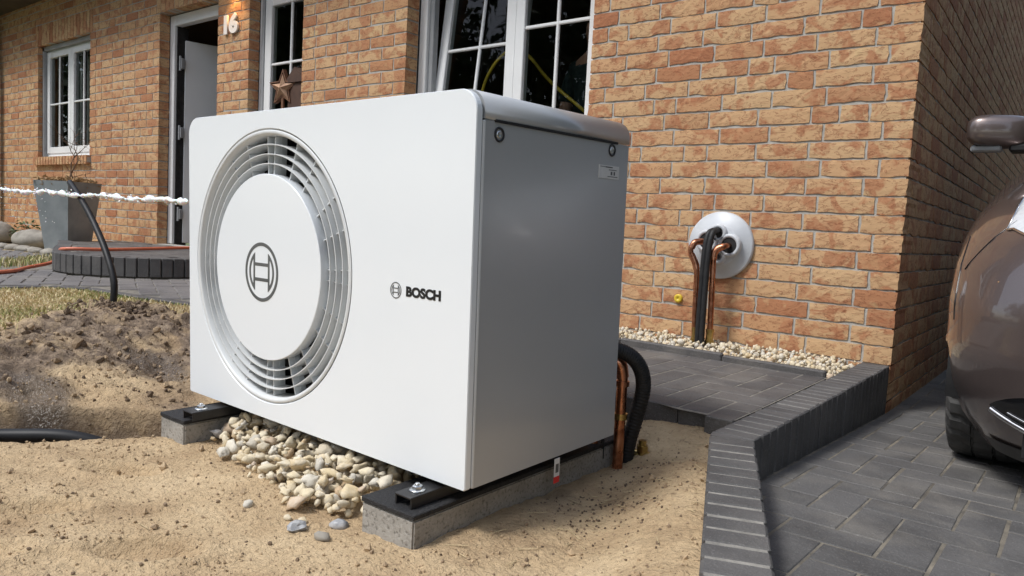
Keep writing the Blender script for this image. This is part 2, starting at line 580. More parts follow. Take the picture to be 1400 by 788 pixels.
def shown(p, m=30):
    q = px(p)
    return q is not None and -m < q[0] < 1400 + m and -m < q[1] < 788 + m
def ss(a, b, x):
    t = np.clip((x - a) / (b - a), 0, 1)
    return t * t * (3 - 2 * t)

# ------------------------------------------------------------------ ground
gb = MB()
gb.add([(-150, -150, -.36), (150, -150, -.36), (150, 150, -.36), (-150, 150, -.36)], [(0, 1, 2, 3)])
structure(gb.obj('ground', M['ground_turf']))

def drive_z(y):
    return -.215 - .055 * y if y < 0 else -.215 - .011 * y

# edging line between sand and driveway: bend at y=-1.705, then slanting right towards the viewer
ED = Vector((.373, -.928)).normalized()
def edging_left(y):
    return np.where(y > -1.71, -.10, -.10 + (-1.71 - y) * (ED.x / -ED.y))
PATH = [(-1.2, -1.02), (-2.0, -1.20), (-2.95, -1.66), (-3.4, -1.74), (-3.85, -1.78), (-4.03, -1.92), (-4.06, -2.25), (-3.95, -2.9), (-3.6, -4.6)]
def path_d(x, y):
    """signed distance to the path's near edge: positive on the path side"""
    best = np.full(np.shape(x), 1e9); sg = np.ones(np.shape(x))
    for (ax, ay), (bx, by) in zip(PATH[:-1], PATH[1:]):
        dx, dy = bx - ax, by - ay
        t = np.clip(((x - ax) * dx + (y - ay) * dy) / (dx * dx + dy * dy), 0, 1)
        ex, ey = x - ax - t * dx, y - ay - t * dy
        d = np.hypot(ex, ey)
        cr = dx * ey - dy * ex
        upd = d < best
        best = np.where(upd, d, best); sg = np.where(upd, np.where(cr < 0, 1, -1), sg)
    return best * sg
def fbm(x, y, f, seed=0, oct=4):
    out = np.zeros_like(x); a = 1.0
    r = np.random.default_rng(seed)
    for o in range(oct):
        for k in range(3):
            th = r.uniform(0, 6.28); ph = r.uniform(0, 6.28); ff = f * r.uniform(.7, 1.4)
            out += a * np.sin((x * math.cos(th) + y * math.sin(th)) * ff + ph + 1.3 * np.sin((x * math.sin(th) - y * math.cos(th)) * ff * .7 + ph * 2)) / 3
        a *= .5; f *= 2.1
    return out
def trench(x, y):
    # a shallow trench from beside the left beam out to the left, with the supply pipe in it
    p = np.array([(-1.62, -2.46), (-1.72, -2.62), (-1.80, -2.84), (-1.95, -3.15), (-2.1, -3.6)])
    best = np.full(np.shape(x), 1e9)
    for (ax, ay), (bx, by) in zip(p[:-1], p[1:]):
        dx, dy = bx - ax, by - ay
        t = np.clip(((x - ax) * dx + (y - ay) * dy) / (dx * dx + dy * dy), 0, 1)
        best = np.minimum(best, np.hypot(x - ax - t * dx, y - ay - t * dy))
    return best
DENTS = ((-1.15, -2.98, .9), (-.78, -2.92, .7), (-.98, -3.16, 1.1), (-1.28, -2.74, .5), (-.36, -2.83, .9), (-.5, -3.05, .4))       # footprints
def ground_z(x, y, fine=True):
    x = np.asarray(x, float); y = np.asarray(y, float)
    z = np.full(x.shape, -.158)
    z = z + .196 * ss(-1.62, -2.62, x + .25 * (y + 2.5))           # rises to the lawn
    bank = ss(-1.74, -1.50, y) * ss(-.9, -.35, x)
    z = z + bank * .105
    z = z + .098 * ss(-.33, -.02, x - edging_left(y)) * ss(-1.45, -1.9, y)                   # banked up against the edging
    z = np.minimum(z, .036)
    # spoil heaps
    def hump(cx, cy, sx, sy, h, ang=0.0):
        c, s_ = math.cos(ang), math.sin(ang)
        u = (x - cx) * c + (y - cy) * s_; v = -(x - cx) * s_ + (y - cy) * c
        return h * np.exp(-(u / sx) ** 2 - (v / sy) ** 2)
    z = z + hump(-2.82, -2.03, .17, .13, .035, .4) + hump(-2.52, -2.16, .22, .16, .022, .5) - hump(-2.13, -2.24, .16, .12, .03)
    z = z - hump(-2.02, -2.70, .2, .15, .03, .6)
    d = trench(x, y)
    z = z - .135 * ss(.135, .10, d)
    z = z + .012 * ss(-1.6, -1.9, x)
    rough = ss(-1.65, -2.1, x) * (1 - ss(-.06, .1, np.interp(y, (-3.4, -2.9, -2.62, -2.3, -2.16, -2.0, -1.85, -1.72, -1.5), (-2.3, -2.42, -2.56, -2.78, -2.98, -3.02, -2.75, -2.35, -2.1)) - x))
    if fine:
        z = z + fbm(x, y, 9, 3) * (.006 + .012 * rough) + fbm(x, y, 45, 5) * (.0034 + .005 * rough) + fbm(x, y, 150, 8, 2) * (.0020 + .002 * rough)
        z = z + .030 * rough * (.45 - np.abs(fbm(x, y, 15, 21, 4))) + .012 * rough * (.4 - np.abs(fbm(x, y, 60, 22, 2)))
        for (fx, fy, fa) in DENTS:
            c_, s_ = math.cos(fa), math.sin(fa)
            u_ = ((x - fx) * c_ + (y - fy) * s_) / .095; v_ = (-(x - fx) * s_ + (y - fy) * c_) / .042
            q_ = u_ * u_ + v_ * v_
            z = z - .024 * np.exp(-q_ * q_) + .011 * np.exp(-(np.sqrt(q_) - 1.35) ** 2 / .08)
    pd = path_d(x, y)
    z = np.where(pd > -.02, np.minimum(z, -.06), np.where(pd > -.35, np.minimum(z, .036 + (fbm(x, y, 30, 2) * .004 if fine else 0)), z))
    e = x - edging_left(y)
    z = np.where(e > .03, -.34, z)
    z = np.where((y > -1.45) & (x > -1.9), np.minimum(z, -.10), z)
    return z
def sand_sheet():
    xs = np.concatenate([np.arange(-6.2, -3.4, .06), np.arange(-3.4, .42, .0125)])
    ys = np.concatenate([np.arange(-5.2, -3.5, .07), np.arange(-3.5, -1.0, .0125)])
    X, Y = np.meshgrid(xs, ys)
    Z = ground_z(X, Y)
    nx, ny = len(xs), len(ys)
    V = np.stack([X.ravel(), Y.ravel(), Z.ravel()], 1)
    i = np.arange(nx * ny).reshape(ny, nx)
    F = np.stack([i[:-1, :-1].ravel(), i[:-1, 1:].ravel(), i[1:, 1:].ravel(), i[1:, :-1].ravel()], 1)
    me = bpy.data.meshes.new('sand')
    me.vertices.add(len(V)); me.vertices.foreach_set('co', V.ravel())
    me.loops.add(F.size); me.loops.foreach_set('vertex_index', F.ravel().astype(np.int32))
    me.polygons.add(len(F)); me.polygons.foreach_set('loop_start', np.arange(0, F.size, 4, dtype=np.int32))
    me.polygons.foreach_set('use_smooth', np.ones(len(F), bool))
    me.materials.append(M['sand'])
    x, y = V[:, 0], V[:, 1]
    n = fbm(x, y, 6, 11)
    le = np.interp(y, (-3.4, -2.9, -2.62, -2.3, -2.16, -2.0, -1.85, -1.72, -1.5), (-2.3, -2.42, -2.56, -2.78, -2.98, -3.02, -2.75, -2.35, -2.1))
    mud = ss(-1.75, -2.15, x + .3 * n) * ss(-.05, .12, x - le + .06 * n) * 1.0
    mud_old = ss(-1.75, -2.25, x + .3 * n) * ss(-3.0, -2.7, x + .1 * n) * .85
    mud = np.maximum(mud, np.exp(-((x + 2.80) / .26) ** 2 - ((y + 2.03) / .16) ** 2) * 1.2)
    mud = np.maximum(mud, .9 * np.exp(-((x + 2.2) / .2) ** 2 - ((y + 2.15) / .16) ** 2))
    mud = np.clip(np.maximum(mud, 1.0 * ss(.15, .10, trench(x, y))), 0, 1)
    mud = np.maximum(mud, .5 * ss(.30, .05, np.hypot((x + .25) / 1.6, (y + 2.05))) * ss(-.2, .5, n))
    wet = ss(.25, .75, 1.0 - np.hypot((x + 2.08) / .24, (y + 2.72) / .13) + .45 * n) * .85
    wet = np.maximum(wet, .75 * ss(.2, .6, 1.1 - np.hypot((x + 2.12) / .24, (y + 2.23) / .14) + .4 * n))
    wet = np.maximum(wet, .6 * ss(.2, .6, 1.0 - np.hypot((x + 2.35) / .25, (y + 2.72) / .12) + .4 * n))
    for nm, a in (('mud', mud), ('wet', wet)):
        t = me.attributes.new(nm, 'FLOAT', 'POINT'); t.data.foreach_set('value', a.astype(np.float32))
    me.update(calc_edges=True)
    o = link('sand', me)
    structure(o)
sand_sheet()

# ------------------------------------------------------------------ scattered small geometry joined into stuff
def ico(sub):
    import bmesh
    bm = bmesh.new(); bmesh.ops.create_icosphere(bm, subdivisions=sub, radius=1.0)
    v = np.array([q.co[:] for q in bm.verts]); f = np.array([[w.index for w in q.verts] for q in bm.faces]); bm.free()
    return v, f
ICO1, ICO2, ICO3 = ico(1), ico(2), ico(3)
def lump(base, seed, amp=.25, flat=(1, .8, .6), fr=1.1):
    v, f = base
    q = np.array([(1 + amp * mnoise.fractal(Vector(p) * fr + Vector((seed * 7.3, seed * 3.1, seed)), .9, 2.0, 3)) * np.array(p) for p in v])
    return q * np.array(flat), f
def rotm(r):
    return np.array(Euler((r.uniform(0, 6.28), r.uniform(0, 6.28), r.uniform(0, 6.28))).to_matrix())
def scatter_mesh(name, items, variants, mat, smooth=True):
    """items: (x,y,z,size,tone,rotation)"""
    VV = []; FF = []; TT = []; o = 0
    for (x, y, z, s, t, rm) in items:
        v, f = variants[int(t * 9973) % len(variants)]
        q = (v * s) @ rm.T + np.array((x, y, z))
        VV.append(q); FF.append(f + o); TT.append(np.full(len(f), t)); o += len(v)
    V = np.concatenate(VV); F = np.concatenate(FF); T = np.concatenate(TT)
    me = bpy.data.meshes.new(name)
    me.vertices.add(len(V)); me.vertices.foreach_set('co', V.ravel())
    me.loops.add(F.size); me.loops.foreach_set('vertex_index', F.ravel().astype(np.int32))
    me.polygons.add(len(F)); me.polygons.foreach_set('loop_start', np.arange(0, F.size, 3, dtype=np.int32))
    me.polygons.foreach_set('use_smooth', np.full(len(F), smooth))
    me.materials.append(mat)
    a = me.attributes.new('tone', 'FLOAT', 'FACE'); a.data.foreach_set('value', T.astype(np.float32))
    me.update(calc_edges=True)
    return me

clodv = [lump(ICO1, k, .55, (1, .85, .7), 1.4) for k in range(6)]
items = []
# clods on the spoil and fine crumbs over the sand
cand_ = []
for k in range(3400):
    if k < 900:
        x = rng.normal(-2.3, .32); y = rng.normal(-2.3, .27); s = min(.028, .003 + abs(rng.normal(0, .006))); t = rng.uniform(.1, .9)
        if k < 330:
            x = rng.normal(-2.8, .13); y = rng.normal(-2.05, .10); t = rng.uniform(0, .5); s *= 1.2
    else:
        x = rng.uniform(-2.2, .25); y = rng.uniform(-3.45, -1.5); s = .0012 + abs(rng.normal(0, .0022)); t = rng.uniform(.3, 1)
        if k > 3150:
            x = rng.normal(-.24, .10); y = rng.normal(-2.08, .16); s = rng.uniform(.0015, .0045); t = rng.uniform(0, .4)
    if x > float(edging_left(np.array(y))) - .02:
        continue
    if -.59 < x < -.38 and -2.56 < y < -1.65 or -1.53 < x < -1.35 and -2.54 < y < -1.65:
        continue
    cand_.append((x, y, s, t))
ca_ = np.array(cand_)
cz_ = ground_z(ca_[:, 0], ca_[:, 1]); cp_ = path_d(ca_[:, 0], ca_[:, 1])
items = [(x, y, z + s * .25, s, t, rotm(rng)) for (x, y, s, t), z, d_ in zip(cand_, cz_, cp_) if d_ < -.05]
stuff(link('soil_clods', scatter_mesh('soil_clods', items, clodv, M['clod'], False)), 'dark crumbs and clods of soil lying on the dug sand')

OCT = (np.array([(1, 0, 0), (-1, 0, 0), (0, 1, 0), (0, -1, 0), (0, 0, 1), (0, 0, -1)], float) * np.array((1, .8, .65)), np.array([(0, 2, 4), (2, 1, 4), (1, 3, 4), (3, 0, 4), (2, 0, 5), (1, 2, 5), (3, 1, 5), (0, 3, 5)]))
n_ = 9000
qx = rng.uniform(-2.2, .25, n_); qy = -3.4 + 1.9 * rng.random(n_) ** 1.25
m_ = (qx < edging_left(qy) - .02) & (path_d(qx, qy) < -.05) & ~((qx > -.6) & (qx < -.37) & (qy > -2.56) & (qy < -1.65)) & ~((qx > -1.55) & (qx < -1.34) & (qy > -2.54))
m_ &= (fbm(qx, qy, 7, 31, 2) + rng.normal(0, .35, n_)) > -.1
qx, qy = qx[m_], qy[m_]; qz = ground_z(qx, qy); qs = .0016 + np.abs(rng.normal(0, .0021, len(qx))) + np.where(rng.random(len(qx)) < .035, rng.uniform(.003, .009, len(qx)), 0)
stuff(link('sand_crumbs', scatter_mesh('sand_crumbs', [(x, y, z + q * .3, q, t, rotm(rng)) for x, y, z, q, t in zip(qx, qy, qz, qs, rng.uniform(.72, .999, len(qx)))], [OCT], M['clod'], False)), 'small crumbs of pale sand lying all over the dug ground')

# lawn: short dry blades
def blades(name, pts, hmin, hmax, mat, label, wid=.0035, tone=None):
    V = []; F = []; T = []
    for (x, y, z, t) in pts:
        a = rng.uniform(0, 6.28); h = rng.uniform(hmin, hmax); l = rng.normal(0, .6) * h; b = rng.uniform(0, 6.28)
        dx, dy = math.cos(a) * wid, math.sin(a) * wid
        mx, my = math.cos(b) * l * .45, math.sin(b) * l * .45
        o = len(V)
        V += [(x - dx, y - dy, z - .004), (x + dx, y + dy, z - .004), (x - dx * .7 + mx, y - dy * .7 + my, z + h * .6), (x + dx * .7 + mx, y + dy * .7 + my, z + h * .6), (x + mx * 2.3, y + my * 2.3, z + h)]
        F += [(o, o + 1, o + 3, o + 2), (o + 2, o + 3, o + 4)]; T += [t, t]
    me = bpy.data.meshes.new(name); me.from_pydata(V, [], F); me.materials.append(mat)
    a = me.attributes.new('tone', 'FLOAT', 'FACE'); a.data.foreach_set('value', T)
    return stuff(link(name, me), label)
gx = rng.uniform(-4.1, -1.9, 70000); gy = rng.uniform(-3.3, -1.35, 70000)
gpd = path_d(gx, gy)
lawn_edge = np.interp(gy, (-3.4, -2.9, -2.62, -2.3, -2.16, -2.0, -1.85, -1.72, -1.5), (-2.3, -2.42, -2.56, -2.78, -2.98, -3.02, -2.75, -2.35, -2.1))
keep = (gpd < -.015) & (gx < lawn_edge + rng.normal(0, .05, 70000))
gx, gy, gpd = gx[keep][:21000], gy[keep][:21000], gpd[keep][:21000]
gz_ = ground_z(gx, gy, False)
gt_ = np.clip(rng.normal(.42, .24, len(gx)) + np.where((-gpd < .06) & (rng.random(len(gx)) < .6), .55, 0) + .25 * np.sin(gx * 5) * np.sin(gy * 6), 0, 1)
pts = list(zip(gx, gy, gz_, gt_))
blades('lawn_grass', pts, .008, .024, M['grass'], 'short straw-yellow grass between the path and the spoil heap')
pts = []
for k in range(3500):
    x = rng.uniform(-7.2, -5.3); y = rng.uniform(-1.9, -.55)
    dl = (y + 1.52) - (x + 5.95) * (-.985)   # stay on the house side of the path's far edge
    if -.02 < dl < .5 and x < -5.3:
        pts.append((x, y, .062, rng.uniform(.3, 1)))
blades('verge_grass', pts, .02, .05, M['grass'], 'narrow strip of green grass beyond the path by the boulders', .005)

# straw bits lying on the sand
sb = MB()
for k in range(70):
    if k < 55:
        x = rng.normal(-.18, .16); y = rng.normal(-2.05, .22)
    else:
        x = rng.uniform(-2.0, .1); y = rng.uniform(-3.2, -2.0)
    if x > float(edging_left(np.array(y))) - .03 or (-.6 < x < -.37):
        continue
    z = float(ground_z(x, y)); a = rng.uniform(0, 6.28); L = rng.uniform(.008, .028)
    q = [(x + math.cos(a) * L * t, y + math.sin(a) * L * t, z + .004 + .006 * math.sin(t * 3)) for t in (-1, 0, 1)]
    sb.tube(q, .0009, 4)
stuff(sb.obj('straw_litter', M['straw'], recalc=False), 'thin dry straw stalks scattered over the sand')

# ------------------------------------------------------------------ bricks
C = 1 / 12.0
JB = .0118
def brick_data(L, D, Hh, seed, hi):
    """one hand-moulded brick: front face at y=0, length along x, ragged arrises"""
    r = np.random.default_rng(seed)
    nx = max(2, int(round(L / (.024 if hi else .06)))); nz = 4 if hi else 2
    xs = np.linspace(0, L, nx + 1); zs = np.linspace(0, Hh, nz + 1)
    V = []; F = []
    ed = r.normal(0, .0009, (nz + 1, nx + 1))
    bot = np.convolve(r.normal(0, .0034, nx + 5), np.ones(3) / 2.2, 'same')[2:nx + 3]
    for j in range(nz + 1):
        for i in range(nx + 1):
            x = xs[i]; z = zs[j]; y = r.normal(0, .0005) - .0008
            if j == 0:
                z += bot[i] - .001; y += .0008 if abs(bot[i]) < .003 else .002
            if j == nz:
                z += ed[j, i]; y += .0012
            if i in (0, nx):
                x += r.normal(0, .0014); y += .0010
            V.append((x, y, z))
    def q(i, j):
        return j * (nx + 1) + i
    for j in range(nz):
        for i in range(nx):
            F.append((q(i, j), q(i + 1, j), q(i + 1, j + 1), q(i, j + 1)))
    sm = [False] * len(F)
    loop = [q(i, 0) for i in range(nx + 1)] + [q(nx, j) for j in range(1, nz + 1)] + [q(i, nz) for i in range(nx - 1, -1, -1)] + [q(0, j) for j in range(nz - 1, 0, -1)]
    b0 = len(V)
    for k in loop:
        x, y, z = V[k]
        V.append((x, D, z))
    n = len(loop)
    for k in range(n):
        a, b = loop[k], loop[(k + 1) % n]
        F.append((b, a, b0 + k, b0 + (k + 1) % n)); sm.append(False)
    return np.array(V), F, sm
BRV = {}
def brick_variant(L, D, k, hi, Hh=C - JB):
    key = (round(L, 3), round(D, 3), k, hi, round(Hh, 4))
    if key not in BRV:
        BRV[key] = brick_data(L, D, Hh, (hash(key) & 0xffffff), hi) if False else brick_data(L, D, Hh, int(L * 1000) * 131 + int(D * 1000) * 7 + k * 17 + (5 if hi else 0), hi)
    return key

house = thing('brick_house', 'long single-storey house of tan and red hand-moulded brick behind everything', 'house')
EAVE = 2.95
OPEN = [(-9.62, -8.17, 13 * C, 29 * C), (-6.63, -5.585, .19, 29 * C), (-5.10, -4.355, 13 * C, 29 * C), (-3.185, -1.67, 13 * C, 29 * C)]
LEFT = -11.4
bricks = []     # (key-args, origin, rot) : L, D, position, yaw (0 front, 90 side), hi, Hh
def course(x_left, x_right, k, start_from_right=None):
    """bricks of one course from x_right leftwards"""
    out = []
    x = x_right
    first = True
    while x - x_left > .03:
        if first and start_from_right is not None:
            L = start_from_right
        elif first:
            L = .115 if k % 2 else .24
        else:
            L = .115 if random.random() < .10 else .24
        first = False
        if x - x_left - L < .07:
            L = x - x_left if x - x_left < .27 else (x - x_left) / 2 - JB / 2
        out.append((x - L, L))
        x -= L + JB
    return out
K0, K1 = -3, 36
for k in range(K0, K1):
    z0 = k * C + JB / 2
    zc = z0 + .036
    segs = [(LEFT, 0.0)]
    for (a, b, c, d) in OPEN:
        hit = c - .01 < zc < d
        lint = d < zc < d + 3 * C
        if hit or lint:
            aa, bb = (a, b) if hit else (a - .06, b + .06)
            new = []
            for (s0, s1) in segs:
                if bb <= s0 or aa >= s1:
                    new.append((s0, s1))
                else:
                    if aa - s0 > .02:
                        new.append((s0, aa - (0 if hit else JB)))
                    if s1 - bb > .02:
                        new.append((bb + (0 if hit else JB), s1))
            segs = new
    for (s0, s1) in segs:
        corner = abs(s1) < 1e-6
        st = (.115 if k % 2 == 0 else .175) if corner else None
        for n_, (x0, L) in enumerate(course(s0, s1, k, st)):
            D = .11
            if corner and n_ == 0:
                D = .24 if k % 2 == 0 else .115
            bricks.append((L, D, (x0, 0.0, z0), 0, x0 > -3.3, C - JB))
# soldier lintels
for (a, b, c, d) in OPEN:
    x = a - .06; n = max(1, int(round((b - a + .12 + JB) / C)))
    w = (b - a + .12 + JB) / n
    for i in range(n):
        bricks.append((w - JB, .11, (x + i * w, -.001, d + JB / 2), 0, False, 3 * C - JB))
# side wall: z to the gable
for k in range(K0, 64):
    z0 = k * C + JB / 2
    y = .24 + JB if k % 2 == 0 else .115 + JB
    while True:
        L = .115 if random.random() < .08 else .24
        top = EAVE + (y - 0) * .95
        if y > 8 or (k * C > top + .3):
            break
        bricks.append((L, .11, (0.0, y, z0), 90, y < 2.2, C - JB))
        y += L + JB
        if k >= K1 and y < 0:
            break
def brick_matrix(b):
    L, D, (x, y, z), yaw, hi, Hh = b
    return Matrix.Translation((x, y, z)) @ (Matrix.Rotation(R(yaw), 4, 'Z'))
def rank(b):
    L, D, (x, y, z), yaw, hi, Hh = b
    c = (x + L / 2, y, z + Hh / 2) if yaw == 0 else (x, y + L / 2, z + Hh / 2)
    q = px(c)
    if q is None or not (0 < q[0] < 1400 and 0 < q[1] < 788):
        return 0
    # hidden behind the heat pump
    if 262 < q[0] < 850 and 165 < q[1] < 600:
        return 0
    e = px((x, y, z)); g = px((x + L, y, z + Hh)) if yaw == 0 else px((x, y + L, z + Hh))
    return abs((g[0] - e[0])) * abs((e[1] - g[1]))
order = sorted(range(len(bricks)), key=lambda i: -rank(bricks[i]))
single = set(i for i in order[:300] if rank(bricks[i]) > 0)
wall_front = MB()
yb0, yb1 = .0048, .125
xs = sorted(set([LEFT, -.008] + [v for o in OPEN for v in (o[0], o[1])]))
ins = .007
cur = LEFT
for (a, b, c, d) in OPEN:
    wall_front.box(cur, a - ins, yb0, yb1, -.30, EAVE)
    wall_front.box(a - ins, b + ins, yb0, yb1, -.30, c - .004)
    wall_front.box(a - ins, b + ins, yb0, yb1, d + ins, EAVE)
    cur = b + ins
wall_front.box(cur, -.009, yb0, yb1, -.30, EAVE)
wf = wall_front.obj('wall', M['mortar'], house)
ws = MB()
ws.prism([(yb1, -.30), (8.0, -.30), (8.0, EAVE + 4.2), (4.6, EAVE + 4.4), (yb1, EAVE)], -.12, -.0048, 0, 'yz')
wside = ws.obj('wall', M['mortar'], house)
jf = MB(); js = MB()
bmesh_cache = {}
for i, b in enumerate(bricks):
    L, D, pos_, yaw, hi, Hh = b
    key = brick_variant(L, D, i % 9, hi, Hh)
    V, F, sm = BRV[key]
    par = wf if yaw == 0 else wside
    if i in single:
        if key not in bmesh_cache:
            me = bpy.data.meshes.new('brick'); me.from_pydata(V.tolist(), [], F)
            me.polygons.foreach_set('use_smooth', sm); me.materials.append(M['brick']); me.update()
            bmesh_cache[key] = me
        link('brick', bmesh_cache[key], par, pos_, (0, 0, R(yaw)))
    else:
        m4 = np.array(brick_matrix(b))
        q = V @ m4[:3, :3].T + m4[:3, 3]
        mb = jf if yaw == 0 else js
        o = len(mb.v); t = random.random()
        mb.v.extend(map(tuple, q))
        for f, s_ in zip(F, sm):
            mb.f.append([o + w for w in f]); mb.mi.append(0); mb.sm.append(s_); mb.tone.append(t)
stuff(link('brickwork', jf.mesh('brickwork', M['brick_stuff'], True), wf))
stuff(link('brickwork', js.mesh('brickwork', M['brick_stuff'], True), wside))
# inner leaf, room, roof
il = MB()
cur = LEFT
yi0, yi1 = .19, .33
for (a, b, c, d) in OPEN:
    il.box(cur, a - .06, yi0, yi1, -.30, EAVE); il.box(a - .06, b + .06, yi0, yi1, -.30, c - .03); il.box(a - .06, b + .06, yi0, yi1, d + .03, EAVE)
    cur = b + .06
il.box(cur, -.13, yi0, yi1, -.30, EAVE)
il.obj('inner_wall', M['room'], house)
rm = MB()
for (x0, x1) in ((-10.6, -7.2), (-7.1, -5.35), (-5.25, -.14)):
    rm.add([(x0, .335, .2), (x1, .335, .2), (x1, 4.2, .2), (x0, 4.2, .2), (x0, .335, 2.7), (x1, .335, 2.7), (x1, 4.2, 2.7), (x0, 4.2, 2.7)],
           [(0, 3, 7, 4), (1, 5, 6, 2), (3, 2, 6, 7), (4, 7, 6, 5)])
    rm.add([(x0, .335, .2), (x1, .335, .2), (x1, 4.2, .2), (x0, 4.2, .2)], [(0, 1, 2, 3)], 1)
rm.obj('room', [M['room'], M['room_floor']], house, recalc=False)
rf = MB()
rf.box(-11.9, .30, -.40, .12, EAVE, EAVE + .03, 1)
rf.box(-11.9, .30, -.42, -.39, EAVE - .01, EAVE + .16, 1)
rf.prism([(-.42, EAVE + .10), (4.6, EAVE + 4.5), (4.6, EAVE + 4.7), (-.46, EAVE + .24)], -11.95, .30, 0, 'yz')
rf.prism([(4.6, EAVE + 4.5), (9.5, EAVE + .1), (9.5, EAVE + .3), (4.6, EAVE + 4.7)], -11.95, .30, 0, 'yz')
rf.obj('roof', [M['rooftile'], M['soffit']], house)
ru = MB()
ru.tube([(-11.9, -.49, EAVE + .10), (.3, -.49, EAVE + .10)], .06, 12)
ru.obj('gutter', M['downpipe'], house)
# rowlock brick sill under the left window
sill = MB()
a, b = -9.66, -8.14
sill.box(a, b, -.035, .11, 12 * C + .004, 13 * C - .022)
so = sill.obj('window_sill', M['mortar'], house)
n = 19; w = (b - a) / n
me = None
for i in range(n):
    if i < 1:
        V, F, sm = brick_data(w - JB, .15, .095, 900, False)
        me = bpy.data.meshes.new('brick'); me.from_pydata(V.tolist(), [], F); me.materials.append(M['brick']); me.update()
    link('brick', me, so, (a + i * w + JB / 2, -.045, 12 * C - .012))

# ------------------------------------------------------------------ windows and door (parts of the house)
def frame_rect(mb, x0, x1, z0, z1, w, y0, y1, mi=0, b=.004):
    mb.bbox(x0, x0 + w, y0, y1, z0, z1, b, mi)
    mb.bbox(x1 - w, x1, y0, y1, z0, z1, b, mi)
    mb.bbox(x0 + w + .0005, x1 - w - .0005, y0 + .0015, y1 - .0015, z0, z0 + w, b, mi)
    mb.bbox(x0 + w + .0005, x1 - w - .0005, y0 + .0015, y1 - .0015, z1 - w, z1, b, mi)
def sash_at(parent, x0, x1, z0, z1, y, w=.062, vm=(), hm=(), tilt=0.0, drop_pane=True):
    """a casement hung in the frame: sash > pane, muntins in the same white"""
    s = MB()
    frame_rect(s, 0, x1 - x0, 0, z1 - z0, w, 0, .06)
    iw = x1 - x0 - 2 * w; ih = z1 - z0 - 2 * w
    for t in vm:
        s.bbox(w + iw * t - .011, w + iw * t + .011, .004, .024, w + .001, z1 - z0 - w - .001, .005)
    for t in hm:
        s.bbox(w + .001, x1 - x0 - w - .001, .006, .022, w + ih * t - .011, w + ih * t + .011, .005)
    so_ = s.obj('sash', M['upvc'], parent, (x0, y, z0), (-tilt, 0, 0))
    return so_
def pane_on(parent, x0, x1, z0, z1, y, w=.062, tilt=0.0):
    p = MB()
    c, s_ = math.cos(-tilt), math.sin(-tilt)
    def T(u, v, h):
        return (x0 + u, y + v * c - h * s_, z0 + v * s_ + h * c)
    W_, H_ = x1 - x0, z1 - z0
    vs = [T(w - .01, .026, w - .01), T(W_ - w + .01, .026, w - .01), T(W_ - w + .01, .026, H_ - w + .01), T(w - .01, .026, H_ - w + .01)]
    p.add(vs, [(0, 1, 2, 3)])
    vs = [T(w - .01, .030, w - .01), T(W_ - w + .01, .030, w - .01), T(W_ - w + .01, .030, H_ - w + .01), T(w - .01, .030, H_ - w + .01)]
    return p.obj('pane', M['glass'], parent, recalc=False)
def window(x0, x1, z0, z1, y, fw=.065):
    f = MB()
    frame_rect(f, x0, x1, z0, z1, fw, y, y + .075)
    f.box(x0 - .012, x0 + .002, y - .004, y + .06, z0, z1, 1)                   # dark seal against the brick
    f.box(x0 + .01, x1 - .01, y - .04, y + .0, z0 - .02, z0 + .012, 0)              # sill board
    return f.obj('window', [M['upvc'], M['seal']], house)
# left window
x0, x1, z0, z1 = -9.62, -8.17, 13 * C, 29 * C - .005
w1 = window(x0, x1, z0, z1, .095)
g = MB(); g.box(x0 + .0, x0 + .045, .05, .093, z0 + .01, z1, 0); g.box(x0, x1, .05, .093, z1 - .04, z1 + .003, 0)
g.obj('shutter_guide', M['grey_plastic'], w1)
midx = (x0 + x1) / 2
for (a, b) in ((x0 + .055, midx + .012), (midx - .012 + .03, x1 - .055)):
    s = sash_at(w1, a, b, z0 + .055, z1 - .055, .083, .075, (.5,), (.48,))
    pane_on(w1, a, b, z0 + .055, z1 - .055, .083, .075)
cu = MB()
for k in range(9):
    xx = x0 + .16 + k * .145
    cu.box(xx, xx + (.05 if k % 3 else .09), .30 + .02 * (k % 2), .315 + .02 * (k % 2), z0 + .1, z1 - .1)
cu.obj('curtain', M['curtain'], w1)
# narrow window with the star
x0, x1 = -5.10, -4.355
w2 = window(x0, x1, z0, z1, .105, .05)
g = MB(); g.box(x0 + .05, x0 + .085, .09, .15, z0 + .05, z1 - .05, 0)
g.obj('shutter_guide', M['grey_plastic'], w2)
sash_at(w2, x0 + .09, x1 - .04, z0 + .05, z1 - .05, .095, .09, (.62,), (.54,))
pane_on(w2, x0 + .09, x1 - .04, z0 + .05, z1 - .05, .095, .09)
# big window: left sash tilted inwards, right sash closed
x0, x1 = -3.185, -1.67
w3 = window(x0, x1, z0, z1, .125, .07)
g = MB(); g.bbox(x0 + .072, x0 + .112, .150, .20, z0 + .06, z1 - .06, .004, 0)
g.obj('shutter_guide', M['grey_plastic'], w3)
m3 = MB(); m3.bbox(-2.405, -2.325, .124, .20, z0 + .066, z1 - .066, .005)
m3.obj('mullion', M['upvc'], w3)
sash_at(w3, x0 + .105, -2.345, z0 + .055, z1 - .06, .155, .075, (.5,), (.49,), R(6.5))
pane_on(w3, x0 + .105, -2.345, z0 + .055, z1 - .06, .155, .075, R(6.5))
sash_at(w3, -2.318, x1 - .03, z0 + .055, z1 - .06, .112, .07, (.52,), (.525,))
pane_on(w3, -2.318, x1 - .03, z0 + .055, z1 - .06, .112, .07)
